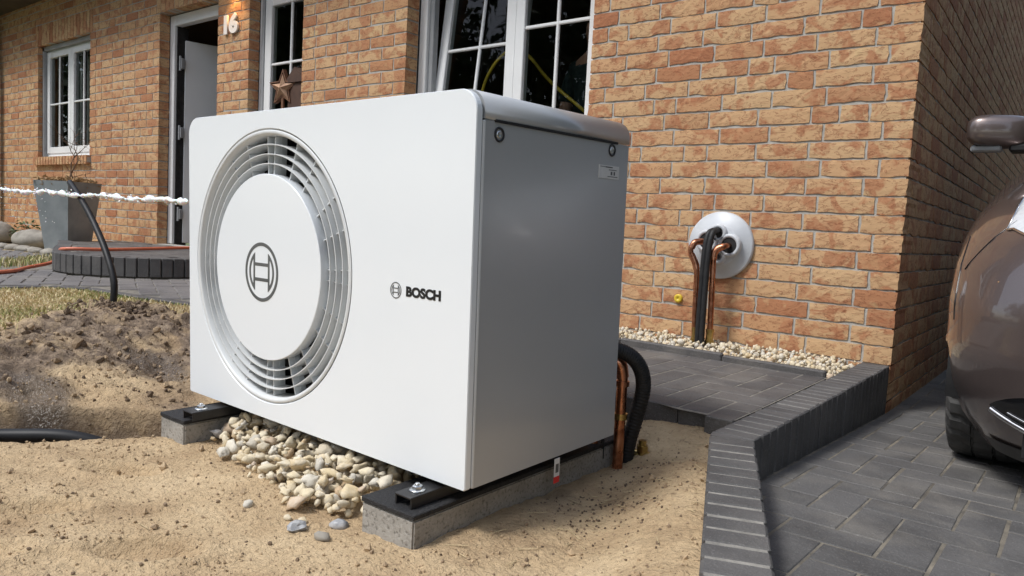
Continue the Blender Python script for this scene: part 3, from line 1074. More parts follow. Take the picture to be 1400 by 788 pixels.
# front door: frame, leaf swung inwards
x0, x1, z0, z1 = -6.63, -5.585, .19, 29 * C - .005
d = MB()
d.bbox(x0, x0 + .085, .105, .18, z0, z1, .005); d.bbox(x1 - .085, x1, .105, .18, z0, z1, .005)
d.bbox(x0 + .086, x1 - .086, .107, .178, z1 - .10, z1, .005)
d.box(x0 - .012, x0 + .002, .10, .17, z0, z1, 1)
d.box(x0 + .087, x0 + .10, .13, .24, z0, z1 - .1, 1)
df = d.obj('door_frame', [M['upvc'], M['seal']], house)
lf = MB()
lf.bbox(0, 1.0, 0, .065, 0, 1.99, .006, 0)
leaf = lf.obj('door', M['door_white'], house, (x0 + .115, .20, z0 + .012), (0, 0, R(74)))
for zz in (.25, 1.05, 1.72):
    hg = MB()
    hg.bbox(x0 + .10, x0 + .145, .150, .185, z0 + zz, z0 + zz + .10, .003)
    hg.tube([(x0 + .122, .148, z0 + zz - .02), (x0 + .122, .148, z0 + zz + .12)], .011, 10)
    hg.obj('hinge', M['grey_plastic'], df)
hd = MB()
hd.tube([(.92, -.05, 1.0), (.80, -.05, 1.0)], .011, 10); hd.tube([(.92, 0, 1.0), (.92, -.05, 1.0)], .012, 10)
hd.obj('handle', M['chrome'], leaf)

# downpipe at the far left end of the house
dp = MB()
dp.tube([(-10.86, -.09, .05), (-10.86, -.09, 2.75), (-10.86, -.28, 2.9), (-10.86, -.48, 2.98)], .065, 14)
for zz in (.55, 2.3):
    dp.tube([(-10.86, -.09, zz), (-10.86, -.09, zz + .05)], .075, 14)
tag(dp.obj('downpipe', M['downpipe']), 'dark downpipe at the far left end of the brick house', 'downpipe')

# house number
hn = thing('house_number', 'white raised house number 16 on the brick pillar beside the open door', 'house number', (-5.385, -.012, 2.083))
def text_mesh(txt, size, depth, offset=0.0):
    cu_ = bpy.data.curves.new('text', 'FONT'); cu_.body = txt; cu_.size = size; cu_.extrude = depth; cu_.offset = offset
    cu_.bevel_depth = 0.0; cu_.resolution_u = 6
    o = bpy.data.objects.new('text_tmp', cu_); COL.objects.link(o)
    dg = bpy.context.evaluated_depsgraph_get()
    me = bpy.data.meshes.new_from_object(o.evaluated_get(dg))
    bpy.data.objects.remove(o, do_unlink=True); bpy.data.curves.remove(cu_)
    return me
for k, ch in enumerate('16'):
    me = text_mesh(ch, .205, .008, .011)
    for v_ in me.vertices:
        v_.co.x *= 1.25
    me.materials.clear(); me.materials.append(M['number'])
    link('digit', me, hn, (-.115 + k * .120, 0, 0), (R(90), 0, 0))

# wall lamp above the number
lm = thing('wall_lamp', 'small dark wall lamp giving warm light above the house number', 'wall lamp', (-5.30, 0, 2.52))
b_ = MB(); b_.lathe([(0, -.02), (.05, -.02), (.055, 0), (.055, .14), (.045, .16), (0, .16)], (0, -.09, 0), 'z', 24); b_.bbox(-.03, .03, -.05, .0, .03, .12, .004)
b_.obj('lamp_body', M['downpipe'], lm)
b_ = MB(); b_.lathe([(0, -.024), (.043, -.024), (.043, -.0205), (0, -.0205)], (0, -.09, 0), 'z', 20)
b_.obj('bulb', M['lamp_glow'], lm)
pl = bpy.data.lights.new('lamp_light', 'SPOT'); pl.energy = 5.0; pl.color = (1, .55, .2); pl.spot_size = R(95); pl.spot_blend = .6; pl.shadow_soft_size = .04
lo = bpy.data.objects.new('lamp_light', pl); COL.objects.link(lo); lo.parent = lm; lo.location = (0, -.09, -.04)

# rusty star and lantern on the sill of the narrow window
st = thing('star_ornament', 'rusty metal five-point star standing on the narrow window sill', 'star ornament', (-4.60, .005, 1.556), (0, 0, R(12)))
def star_mesh(ro, ri, dep, mi=0):
    mb = MB(); v = []
    for k in range(10):
        a = R(90 + 36 * k); r_ = ro if k % 2 == 0 else ri
        v.append((r_ * math.cos(a), 0, r_ * math.sin(a)))
    v += [(0, -dep, 0), (0, dep, 0)]
    f = [(k, (k + 1) % 10, 10) for k in range(10)] + [((k + 1) % 10, k, 11) for k in range(10)]
    mb.add(v, f, mi)
    return mb
star_mesh(.115, .048, .035).obj('star_face', M['rust_pale'], st, (0, -.012, -.005))
e_ = MB()
v = []
for dy in (-.012, .03):
    for ro, ri in ((.150, .068), (.128, .056)):
        for k in range(10):
            a = R(90 + 36 * k); r_ = ro if k % 2 == 0 else ri
            v.append((r_ * math.cos(a), dy, r_ * math.sin(a)))
f = []
for k in range(10):
    j = (k + 1) % 10
    f += [(k, j, 10 + j, 10 + k), (20 + j, 20 + k, 30 + k, 30 + j), (j, k, 20 + k, 20 + j), (10 + k, 10 + j, 30 + j, 30 + k)]
e_.add(v, f)
e_.obj('star_rim', M['rust'], st)
s_ = MB(); s_.bbox(-.012, .012, -.01, .012, -.44, -.02, .003); s_.bbox(-.06, .06, -.05, .05, -.465, -.44, .004)
s_.obj('stand', M['rust'], st)
la = thing('lantern', 'brown wooden lantern house behind the rusty star in the narrow window', 'lantern', (-4.46, .055, 1.0933))
l_ = MB(); l_.bbox(-.10, .10, -.035, .035, 0, .50, .004); l_.obj('lantern_body', M['lantern'], la)
l_ = MB(); l_.prism([(-.13, .50), (.13, .50), (.0, .62)], -.05, .05, 0, 'xz'); l_.obj('lantern_roof', M['lantern'], la)

# person inside, mostly hidden by the window bars
def skin_body(name, chain, mat, parent=None, sub=2, loc=None):
    """chain: list of (verts, edges) with radius; grown by Skin + Subdivision"""
    vs, es, rs = chain
    me = bpy.data.meshes.new(name); me.from_pydata(vs, es, [])
    o = link(name, me, parent, loc)
    md = o.modifiers.new('skin', 'SKIN'); md.use_smooth_shade = True
    for i, r_ in enumerate(rs):
        me.skin_vertices[0].data[i].radius = (r_, r_) if not isinstance(r_, tuple) else r_
    me.skin_vertices[0].data[0].use_root = True
    o.modifiers.new('sub', 'SUBSURF').levels = sub
    o.modifiers['sub'].render_levels = sub
    me.materials.append(mat)
    return o
per = thing('person', 'person in a dark T-shirt standing inside the right half of the big window', 'person', (-2.01, .60, .2), (0, 0, R(-20)))
vs = [(0, 0, .95), (0, 0, 1.12), (0, .01, 1.30), (0, .01, 1.44), (0, 0, 1.52), (0, -.01, 1.62), (0, -.015, 1.72),
      (-.19, 0, 1.42), (-.26, -.02, 1.27), (-.26, -.05, 1.13), (-.20, -.24, 1.06), (-.14, -.34, 1.05), (-.11, -.40, 1.05),
      (.19, 0, 1.42), (.25, 0, 1.26), (.27, -.01, 1.12), (.28, -.10, .93), (.28, -.14, .84), (.28, -.16, .78),
      (-.10, 0, .90), (-.11, -.02, .50), (-.11, .02, .09), (-.12, -.12, .03),
      (.10, 0, .90), (.11, -.02, .50), (.11, .02, .09), (.12, -.12, .03)]
es = [(0, 1), (1, 2), (2, 3), (3, 4), (4, 5), (5, 6), (3, 7), (7, 8), (8, 9), (9, 10), (10, 11), (11, 12), (3, 13), (13, 14), (14, 15), (15, 16), (16, 17), (17, 18), (0, 19), (19, 20), (20, 21), (21, 22), (0, 23), (23, 24), (24, 25), (25, 26)]
rs = [(.16, .11), (.15, .105), (.165, .11), (.14, .09), .055, .082, .075, .06, .05, .044, .036, .030, .034, .06, .05, .044, .036, .030, .034, .09, .062, .042, .04, .09, .062, .042, .04]
skin_body('body', (vs, es, rs), M['skin'], per)
vs2 = [(0, 0, .93), (0, 0, 1.12), (0, .01, 1.30), (0, .01, 1.43), (-.19, 0, 1.42), (-.262, -.02, 1.26), (-.268, -.04, 1.18), (.19, 0, 1.42), (.252, 0, 1.25), (.268, -.01, 1.17)]
es2 = [(0, 1), (1, 2), (2, 3), (3, 4), (4, 5), (5, 6), (3, 7), (7, 8), (8, 9)]
rs2 = [(.185, .135), (.17, .125), (.185, .13), (.155, .105), .078, .072, .075, .078, .072, .075]
skin_body('shirt', (vs2, es2, rs2), M['shirt'], per)
vs3 = [(0, 0, .93), (-.10, 0, .86), (-.11, -.02, .50), (-.11, .02, .10), (.10, 0, .86), (.11, -.02, .50), (.11, .02, .10)]
skin_body('trousers', (vs3, [(0, 1), (1, 2), (2, 3), (0, 4), (4, 5), (5, 6)], [(.165, .12), .105, .08, .07, .105, .08, .07]), M['trousers'], per)
hv, hf = lump(ICO2, 4, .06, (.088, .10, .085))
me = bpy.data.meshes.new('hair'); me.from_pydata([(p[0], p[1] + .01, p[2] + 1.735) for p in hv if True], [], hf.tolist()); me.materials.append(M['hair'])
link('hair', me, per)
for sx, base, dirv in ((-1, Vector((-.11, -.40, 1.05)), Vector((.35, -.8, -.25))), (1, Vector((.28, -.16, .78)), Vector((0, -.25, -.95)))):
    hb = MB(); dirv = dirv.normalized(); side = dirv.cross(Vector((0, 0, 1))).normalized(); nrm = side.cross(dirv)
    for k in range(4):
        q0 = base + side * (.027 * (k - 1.5)) + dirv * .03
        L = (.07, .08, .075, .06)[k]
        hb.tube([q0, q0 + dirv * L * .5, q0 + dirv * L * .8 - nrm * .015, q0 + dirv * L - nrm * .035], .009, 8)
    q0 = base + side * .03
    hb.tube([q0, q0 + side * .03 + dirv * .025, q0 + side * .035 + dirv * .055], .010, 8)
    hb.obj('fingers', M['skin'], per)

# yellow hose inside the window
yh = MB()
yh.tube(spline([(-2.80, .30, 1.12), (-2.73, .30, 1.445), (-2.66, .30, 1.59), (-2.55, .31, 1.69), (-2.47, .36, 1.70), (-2.40, .40, 1.66), (-2.247, .42, 1.50), (-1.97, .44, 1.29), (-1.75, .46, 1.12)], 10), .011, 10)
tag(yh.obj('yellow_hose', M['yellow']), 'yellow hose arched up behind the panes of the big window', 'hose')

# ------------------------------------------------------------------ pavings
def tile_box(mb, x0, x1, y0, y1, zt, th, b=.004, tone=0.0, zf=None):
    """a paver: bevelled top, four sides, thickness th"""
    Z = (lambda y: zt) if zf is None else zf
    v = [(x0 + b, y0 + b, Z(y0)), (x1 - b, y0 + b, Z(y0)), (x1 - b, y1 - b, Z(y1)), (x0 + b, y1 - b, Z(y1)),
         (x0, y0, Z(y0) - b), (x1, y0, Z(y0) - b), (x1, y1, Z(y1) - b), (x0, y1, Z(y1) - b),
         (x0, y0, Z(y0) - th), (x1, y0, Z(y0) - th), (x1, y1, Z(y1) - th), (x0, y1, Z(y1) - th)]
    f = [(0, 1, 2, 3)]
    for k in range(4):
        j = (k + 1) % 4
        f += [(4 + k, 4 + j, j, k), (8 + k, 8 + j, 4 + j, 4 + k)]
    mb.add(v, f, 0, False, tone)
def herring(i0, i1, j0, j1, ph):
    out = []
    for i in range(i0, i1):
        for j in range(j0, j1):
            k = (i + j + ph) % 4
            if k == 0:
                out.append((i, j, i + 2, j + 1))
            elif k == 2:
                out.append((i, j, i + 1, j + 2))
    return out
PX, PY = .098, .115
# driveway
dr = MB()
dr.add([(2.5, -8, drive_z(-8) - .0018), (4.2, -8, drive_z(-8) - .0018), (4.2, 0, drive_z(0) - .0018), (-.03, 0, drive_z(0) - .0018), (-.03, -1.74, drive_z(-1.74) - .0018)], [(0, 1, 2, 3, 4)])
dr.add([(-.03, 0, drive_z(0) - .0018), (4.2, 0, drive_z(0) - .0018), (4.2, 9, drive_z(9) - .0018), (-.03, 9, drive_z(9) - .0018)], [(0, 1, 2, 3)])
drive = structure(dr.obj('driveway', M['joint'], recalc=False))
meshes = {}
cand = []
for (a, b_, c_, d_) in herring(-3, 30, -24, 40, 3):
    x0 = .06 + a * PX; x1 = .06 + c_ * PX; y0 = -2.0 + b_ * PY; y1 = -2.0 + d_ * PY
    q = px(((x0 + x1) / 2, (y0 + y1) / 2, drive_z(y0)))
    el = float(edging_left(np.array((y0 + y1) / 2))) + .115
    if x1 < el + .005 or x1 < .01:
        continue
    if y0 >= 0 and x1 < .02:
        continue
    vis = q is not None and -40 < q[0] < 1440 and -40 < q[1] < 830
    cand.append((0 if vis else 1, q[2] if q else 99, x0, x1, y0, y1))
cand.sort()
rest = MB()
for n_, (nv, dd, x0, x1, y0, y1) in enumerate(cand):
    g_ = .0014 + .0012 * rng.random()
    xx0, xx1, yy0, yy1 = x0 + g_, x1 - g_, y0 + g_, y1 - g_
    if xx0 < .004 and y0 > -1.75:
        xx0 = .004
    dz = rng.normal(0, .0003)
    if nv == 0 and n_ < 300:
        sl_ = -.055 if y0 < -.06 else -.011
        if y0 < 0 < y1:
            sl_ = -.03
        key = (round(xx1 - xx0, 2), round(yy1 - yy0, 2), xx0 == .004, n_ % 4, sl_)
        if key not in meshes:
            mb = MB()
            tile_box(mb, 0, xx1 - xx0, 0, yy1 - yy0, 0, .06, .0022 + .0006 * (n_ % 3), zf=lambda y: sl_ * y)
            meshes[key] = mb.mesh('paver', M['paver'], False, True)
        link('paver', meshes[key], drive, (xx0, yy0, drive_z(yy0) + dz), (rng.normal(0, .0008), rng.normal(0, .0008), rng.normal(0, .004)))
    else:
        tile_box(rest, xx0, xx1, yy0, yy1, 0, .05, .004, zf=lambda y, d_=dz: drive_z(y) + d_)
stuff(rest.obj('paving', M['paver'], drive))

# terrace beside the gravel strip, level with the edging
tr = MB()
TF = lambda x: -1.555 + .30 * max(0, -(x + .30)) if x < -.30 else -1.555     # its front edge runs back to the left
tr.add([(-2.2, -.56, -.0014), (-2.2, TF(-2.2) + .012, -.0014), (-.3, TF(-.3) + .012, -.0014), (-.118, -1.54, -.0014), (-.118, -.56, -.0014)], [(0, 1, 2, 3, 4)])
terrace = structure(tr.obj('terrace', M['joint_dark'], recalc=False))
tm = MB()
cnt = 0
for (a, b_, c_, d_) in herring(-24, 4, -8, 12, 1):
    x0 = -.305 + a * PX; x1 = -.305 + c_ * PX; y0 = -1.18 + b_ * PY; y1 = -1.18 + d_ * PY
    x1 = min(x1, -.119); y1 = min(y1, -.566)
    fr = TF((x0 + x1) / 2)
    y0 = max(y0, fr)
    if x1 - x0 < .03 or y1 - y0 < .035 or x0 < -2.2:
        continue
    g_ = .0022
    mb = MB()
    tile_box(mb, 0, x1 - x0 - 2 * g_, 0, y1 - y0 - 2 * g_, 0, .08, .003)
    link('paver', mb.mesh('paver', M['terrace'], False, True), terrace, (x0 + g_, y0 + g_, rng.normal(0, .0004)), (0, 0, rng.normal(0, .003)))
for k, (x0, x1) in enumerate(((-2.2, -1.56), (-1.555, -1.06), (-1.055, -.555), (-.55, -.125))):
    mb = MB(); mb.bbox(0, x1 - x0, 0, .032, 0, .12, .006)
    link('edging_stone', mb.mesh('edging_stone', M['terrace'], False, True), terrace, (x0, -.563 - .012 * (k == 3), -.10 + (.012, .008, .012, .006)[k]), (0, 0, R((-.2, .3, -.8, -1.2)[k])))

# soldier edging between sand, terrace and driveway
edg = thing('brick_edging', 'low dark soldier-brick edging with pale joints between sand and driveway', 'brick edging')
mort = MB()
mort.box(-.108, -.022, -1.70, -.004, -.30, -.0024)
mort.box(-.0225, -.008, -1.70, -.004, -.012, -.0028)
A = Vector((-.003, -1.706))
Bv = Vector((-ED.y, ED.x)) * -1
PERP = Vector((ED.y, -ED.x))      # towards the sand side
def ed_pt(s, t, z):
    q = A + ED * s + PERP * t
    return (q.x, q.y, z)
v = [ed_pt(.0, .006, -.30), ed_pt(1.7, .006, -.30), ed_pt(1.7, .108, -.30), ed_pt(.0, .108, -.30)]
v += [(a_, b_, -.0024) for (a_, b_, c_) in v]
mort.add(v, [(0, 3, 2, 1), (4, 5, 6, 7), (0, 1, 5, 4), (1, 2, 6, 5), (2, 3, 7, 6), (3, 0, 4, 7)])
mort.obj('mortar_bed', M['mortar_edging'], edg)
sv = []
for k in range(5):
    mb = MB(); r_ = np.random.default_rng(50 + k)
    mb.bbox(-.114, 0, 0, .0550 + r_.normal(0, .0008), -.30, 0, .003 + .0006 * k)
    sv.append(mb.mesh('brick', M['soldier'], False, True))
P_ = 1.706 / 27
for k in range(27):
    link('brick', sv[k % 5], edg, (-.002 + rng.normal(0, .0008), -1.706 + k * P_ + .004, rng.normal(0, .0005)), (0, 0, rng.normal(0, .004)))
mb = MB()      # tapered brick in the bend
pa, pb = (-.116, -1.708), (-.003, -1.712)
pc = ed_pt(.006, .113, 0)
poly = [pa, pb, (-.002, -1.716), (pc[0], pc[1] + .002)]
mb.prism(poly, -.30, -.001, 0, 'xy')
mb.obj('brick', M['soldier'], edg)
ang = math.atan2(ED.y, ED.x) + math.pi / 2
for k in range(25):
    s = .010 + k * .0645
    q = ed_pt(s + .0585, 0, 0)
    link('brick', sv[(k * 2) % 5], edg, (q[0], q[1], rng.normal(0, .0005)), (0, 0, ang + rng.normal(0, .005)))

# gravel strip along the house
gbm = MB()
gbm.add([(-2.6, -.545, -.055), (-.09, -.56, -.055), (-.09, .02, -.055), (-2.6, .02, -.055)], [(0, 1, 2, 3)])
gs = structure(gbm.obj('gravel_strip', M['mortar_light'], recalc=False))
pebv = [lump(ICO2, k + 3, .30, (1, .78, .58), .9) for k in range(7)]
pebl = [lump(ICO1, k + 3, .30, (1, .78, .6), .9) for k in range(7)]
items = []
for k in range(2600):
    x = rng.uniform(-2.0, -.115); y = rng.uniform(-.525, -.004)
    s = min(.026, .0085 + abs(rng.normal(0, .0055)))
    items.append((x, y, -.045 + rng.uniform(0, .045) + .018 * (y + .53), s, rng.random() * .999, rotm(rng)))
stuff(link('gravel', scatter_mesh('gravel', items, pebl, M['pebble_stuff']), gs))

# front step with rounded brick edge
step = thing('door_step', 'low rounded step of dark soldier bricks in front of the open door', 'step')
arc = []
cx_, cy_, rr_ = -4.9, -.9, .62
line = [(-4.28, 0.0)]
for k in range(0, 25):
    a = R(0 - 110.6 * k / 24)
    arc.append((cx_ + rr_ * math.cos(a), cy_ + rr_ * math.sin(a)))
poly = [(-4.28, 0.0)] + arc + [(-7.05, -.72), (-7.15, 0.0)]
tp = MB()
ins_ = [(x + (cx_ - x) * .03, y + (cy_ - y) * .03) for x, y in poly]
tp.prism([(x, min(y, -.002)) for x, y in ins_][::-1], -.1, .182, 0, 'xy')
tp.obj('step_core', M['joint_dark'], step)
# soldier bricks around the visible edge
path_pts = [Vector(p) for p in ([(-4.28, -.02), (-4.28, -.45)] + arc + [(-5.6, -1.30), (-6.3, -1.0), (-7.0, -.74)])]
acc = [0.0]
for p0, p1 in zip(path_pts[:-1], path_pts[1:]):
    acc.append(acc[-1] + (p1 - p0).length)
n = int(acc[-1] / .072)
mb = MB(); mb.bbox(-.033, .033, -.012, .10, -.13, .0, .004); sme = mb.mesh('brick', M['soldier'], False, True)
for i in range(n):
    s = (i + .5) * acc[-1] / n
    k = max(j for j in range(len(acc)) if acc[j] <= s)
    k = min(k, len(path_pts) - 2)
    t = (s - acc[k]) / max(1e-6, acc[k + 1] - acc[k])
    p = path_pts[k].lerp(path_pts[k + 1], t); dv = (path_pts[k + 1] - path_pts[k]).normalized()
    link('brick', sme, step, (p.x, p.y, .19), (0, 0, math.atan2(dv.y, dv.x) + math.pi))
def inpoly(x, y, P):
    c = False
    for (x0, y0), (x1, y1) in zip(P, P[1:] + P[:1]):
        if (y0 > y) != (y1 > y) and x < (x1 - x0) * (y - y0) / (y1 - y0) + x0:
            c = not c
    return c
sp = MB()
inner = [(x + (cx_ - x) * .2, y + (cy_ - y) * .2) for x, y in poly]
for (a, b_, c_, d_) in herring(-32, 8, -16, 2, 0):
    x0 = -4.3 + a * .1; x1 = -4.3 + c_ * .1; y0 = b_ * .1; y1 = min(d_ * .1, -.003)
    if y1 > y0 and inpoly((x0 + x1) / 2, (y0 + y1) / 2, inner):
        tile_box(sp, x0 + .003, x1 - .003, y0 + .003, y1 - .003, .189 + rng.normal(0, .001), .05, .003)
stuff(sp.obj('step_paving', M['terrace'], step))

# path in front of the house
pb_ = MB()
pp = PATH + [(-3.2, -6.0), (-8.6, -6.0), (-7.9, -1.0), (-6.9, -.78), (-7.0, -.3), (-1.2, -.3)]
PZ = .052
pb_.add([(x, y, PZ - .006) for x, y in pp], [tuple(range(len(pp)))])
pathway = structure(pb_.obj('path', M['joint_dark'], recalc=False))
import bmesh as _bm
bm_ = _bm.new(); bm_.from_mesh(pathway.data); _bm.ops.triangulate(bm_, faces=bm_.faces); bm_.to_mesh(pathway.data); bm_.free()
far_edge = lambda x, y: (y + 1.52) > (x + 5.95) * (-.985)
pv = MB()
ca, sa = math.cos(R(-24)), math.sin(R(-24))
for (a, b_, c_, d_) in herring(-60, 60, -60, 60, 0):
    u = (a + c_) / 2 * .1; w_ = (b_ + d_) / 2 * .1
    X = -4.6 + u * ca - w_ * sa; Y = -1.6 + u * sa + w_ * ca
    if not (-8 < X < -1.3 and -5.0 < Y < -.3):
        continue
    if not inpoly(X, Y, pp) or float(path_d(np.array(X), np.array(Y))) < .13:
        continue
    if far_edge(X, Y) and X < -5.2:
        continue
    if inpoly(X, Y, poly):
        continue
    m4 = Matrix.Translation((X, Y, PZ + rng.normal(0, .001))) @ Matrix.Rotation(R(-24), 4, 'Z')
    hx, hy = (c_ - a) * .05 - .003, (d_ - b_) * .05 - .003
    pv.bbox(-hx, hx, -hy, hy, -.05, 0, .004, 0, m4)
stuff(pv.obj('path_paving', M['path_paver'], pathway))
es_ = MB()
epts = [Vector(p) for p in PATH]
for k in range(len(epts) - 1):
    L = (epts[k + 1] - epts[k]).length; n = max(1, int(round(L / .5))); dv = (epts[k + 1] - epts[k]).normalized()
    for j in range(n):
        p = epts[k].lerp(epts[k + 1], j / n)
        m4 = Matrix.Translation((p.x, p.y, PZ)) @ Matrix.Rotation(math.atan2(dv.y, dv.x), 4, 'Z')
        mb = MB(); mb.bbox(.003, L / n - .003, -.06, .0, -.15, -.001, .006)
        o = mb.obj('edging_stone', M['terrace'], pathway)
        o.matrix_local = m4
bed = MB()
bed.add([(-11.2, -1.2, .03), (-6.0, -1.6, .045), (-6.75, -.72, .05), (-7.0, .02, .05), (-11.2, .02, .05)], [(0, 1, 2, 3, 4)])
bedo = structure(bed.obj('planting_bed', M['lawn_soil'], recalc=False))
items = []
for k in range(700):
    x = rng.uniform(-10.5, -6.7); y = rng.uniform(-.95, -.03)
    if y < -.62 - .3 * math.sin((x + 6.9) * 1.2) * .5:
        continue
    s = min(.045, .014 + abs(rng.normal(0, .009)))
    items.append((x, y, .055 + rng.uniform(0, .02), s, rng.random() * .999, rotm(rng)))
stuff(link('bed_gravel', scatter_mesh('bed_gravel', items, pebl, M['pebble_stuff']), bedo))
# low stones edging the bed
for k in range(9):
    x = -6.85 - k * .24; y = -.78 - .02 * k
    v_, f_ = lump(ICO2, 30 + k, .2, (.14, .07, .04))
    me = bpy.data.meshes.new('edging_stone'); me.from_pydata(v_.tolist(), [], f_.tolist()); me.materials.append(M['boulder'])
    me.polygons.foreach_set('use_smooth', [True] * len(me.polygons))
    link('edging_stone', me, bedo, (x, y, .065), (0, 0, rng.normal(-.1, .2)))
def boulder(x, y, z, sx, sy, sz, seed, label):
    v_, f_ = lump(ICO3, seed, .12, (sx, sy, sz), .8)
    me = bpy.data.meshes.new('boulder'); me.from_pydata(v_.tolist(), [], f_.tolist()); me.materials.append(M['boulder'])
    me.polygons.foreach_set('use_smooth', [True] * len(me.polygons))
    tag(link('boulder', me, None, (x, y, z), (0, 0, R(20))), label, 'boulder', 'boulders in the planting bed')
boulder(-7.95, -.62, .135, .25, .17, .115, 3, 'oval grey boulder lying against the tall grey planter')
boulder(-9.25, -.58, .155, .26, .2, .15, 5, 'grey boulder at the far left edge by the downpipe')
# small green plant behind the boulders
gp = thing('low_plant', 'small dark green plant growing between the two boulders by the wall', 'plant', (-8.85, -.38, .06))
lv = MB()
for k in range(150):
    a = rng.uniform(0, 6.28); e = rng.uniform(.1, 1.3); r_ = rng.uniform(.05, .2)
    c = Vector((math.cos(a) * math.cos(e) * r_, math.sin(a) * math.cos(e) * r_, math.sin(e) * r_ * 1.3 + .02)); m4 = Matrix.Translation(c) @ Euler((rng.uniform(-.8, .8), rng.uniform(-.8, .8), a)).to_matrix().to_4x4()
    lv.add([m4 @ Vector(p) for p in ((-.03, 0, 0), (0, -.014, .004), (.03, 0, 0), (0, .014, .004))], [(0, 1, 2, 3)])
lv.obj('leaves', M['leaf'], gp, recalc=False)['kind'] = 'stuff'
st_ = MB()
for k in range(8):
    a = k * .8
    st_.tube([(0, 0, 0), (math.cos(a) * .05, math.sin(a) * .05, .08), (math.cos(a) * .1, math.sin(a) * .1, .13)], .004, 5)
st_.obj('stem', M['twig'], gp)

# planter
PLX, PLY, PLR = -7.07, -.64, R(24)
plt = thing('planter', 'tall tapered grey zinc planter standing under the left window', 'planter', (PLX, PLY, .06), (0, 0, PLR))
def taper(hb, ht, h, t=.0):
    return [(-hb, -hb, 0), (hb, -hb, 0), (hb, hb, 0), (-hb, hb, 0), (-ht, -ht, h), (ht, -ht, h), (ht, ht, h), (-ht, ht, h)]
pm = MB()
pm.add(taper(.130, .200, .68), [(0, 3, 2, 1), (0, 1, 5, 4), (1, 2, 6, 5), (2, 3, 7, 6), (3, 0, 4, 7)])
iv = [(x * .94, y * .94, z) for x, y, z in taper(.130, .200, .68)]
ov = taper(.130, .200, .68)
pm.add(ov[4:] + iv[4:], [(0, 1, 5, 4), (1, 2, 6, 5), (2, 3, 7, 6), (3, 0, 4, 7)])
pm.add(iv[4:] + [(x, y, .62) for x, y, z in iv[4:]], [(0, 1, 5, 4), (1, 2, 6, 5), (2, 3, 7, 6), (3, 0, 4, 7)])
pm.obj('pot', M['planter_grey'], plt)
ps_ = MB(); ps_.add([(x, y, .625) for x, y, z in iv[4:]], [(0, 1, 2, 3)]); ps_.obj('potting_soil', M['clod'], plt, recalc=False)
dl = MB()
for k in range(420):
    x, y = rng.uniform(-.2, .2), rng.uniform(-.2, .2); z = .635 + rng.uniform(0, .07)
    if k % 9 == 0:
        x *= 1.15; y *= 1.15; z = .69 + rng.uniform(0, .03)
    m4 = Matrix.Translation((x, y, z)) @ Euler((rng.uniform(-1, 1), rng.uniform(-1, 1), rng.uniform(0, 6))).to_matrix().to_4x4()
    L = rng.uniform(.018, .04)
    dl.add([m4 @ Vector(p) for p in ((-L, 0, 0), (0, -L * .35, L * .3), (L, 0, 0), (0, L * .35, L * .2))], [(0, 1, 2, 3)])
stuff(dl.obj('dry_leaves', M['dead_leaf'], plt, recalc=False))
shb = thing('bare_shrub', 'bare twisted brown shrub growing out of the grey planter', 'shrub', (PLX, PLY, .68))
tw = MB()
def branch(p, d, L, r_, dep):
    pts_ = [p]; q = p.copy(); dd = d.copy()
    for k in range(5):
        dd = (dd + Vector((rng.normal(0, .28), rng.normal(0, .2), rng.normal(.03, .2)))).normalized()
        q = q + dd * L / 5; pts_.append(q.copy())
    tw.tube(pts_, r_, 5, rr=[r_ * (1 - .13 * k) for k in range(6)])
    if dep > 0:
        for k in range(2 + (dep > 1)):
            c = pts_[rng.integers(2, 6)]
            branch(c, (dd + Vector((rng.normal(0, .8), rng.normal(0, .5), rng.normal(.15, .5)))).normalized(), L * rng.uniform(.5, .75), r_ * .55, dep - 1)
branch(Vector((.03, 0, -.03)), Vector((-.15, 0, 1)), .34, .010, 3)
branch(Vector((.06, .03, -.03)), Vector((.45, 0, .8)), .36, .008, 3)
branch(Vector((.0, -.03, -.03)), Vector((-.5, 0, .75)), .26, .007, 2)
tw.obj('twigs', M['twig'], shb, recalc=False)

# orange garden hose
oh = MB()
oh.tube(spline([(-5.9, .45, .212), (-5.567, -.10, .208), (-5.40, -.50, .206), (-5.09, -1.12, .206), (-5.145, -1.38, .206), (-5.35, -1.36, .178), (-5.36, -1.39, .10), (-5.2, -1.62, .068), (-4.94, -1.80, .066), (-4.80, -2.05, .066), (-4.5, -2.9, .066), (-4.3, -4.2, .066)], 10), .013, 10)
tag(oh.obj('garden_hose', M['orange']), 'orange garden hose running across the step and down onto the path', 'hose')

# black pipe sticking up out of the spoil heap
bp = MB()
tp_ = spline([(-3.15, -1.95, -.12), (-3.155, -1.94, .03), (-3.17, -1.93, .15), (-3.28, -1.92, .29), (-3.48, -1.90, .44), (-3.68, -1.88, .555), (-3.80, -1.87, .615), (-3.875, -1.86, .645)], 8)
bp.tube(tp_, .0165, 14, cap=False)
bp.tube(tp_[::-1], .0125, 14, cap=False)
tag(bp.obj('conduit_pipe', M['black_tube']), 'black plastic pipe bent up out of the dark spoil heap', 'pipe')
# black pipe lying in the trench
tpz = MB()
tpz.tube(spline([(-1.58, -2.64, -.185), (-1.66, -2.73, -.155), (-1.80, -2.875, -.155), (-2.02, -3.15, -.15), (-2.3, -3.5, -.13)], 8), .0215, 14)
tag(tpz.obj('conduit_pipe', M['black_tube']), 'black plastic pipe lying in the shallow trench at the left edge', 'pipe')

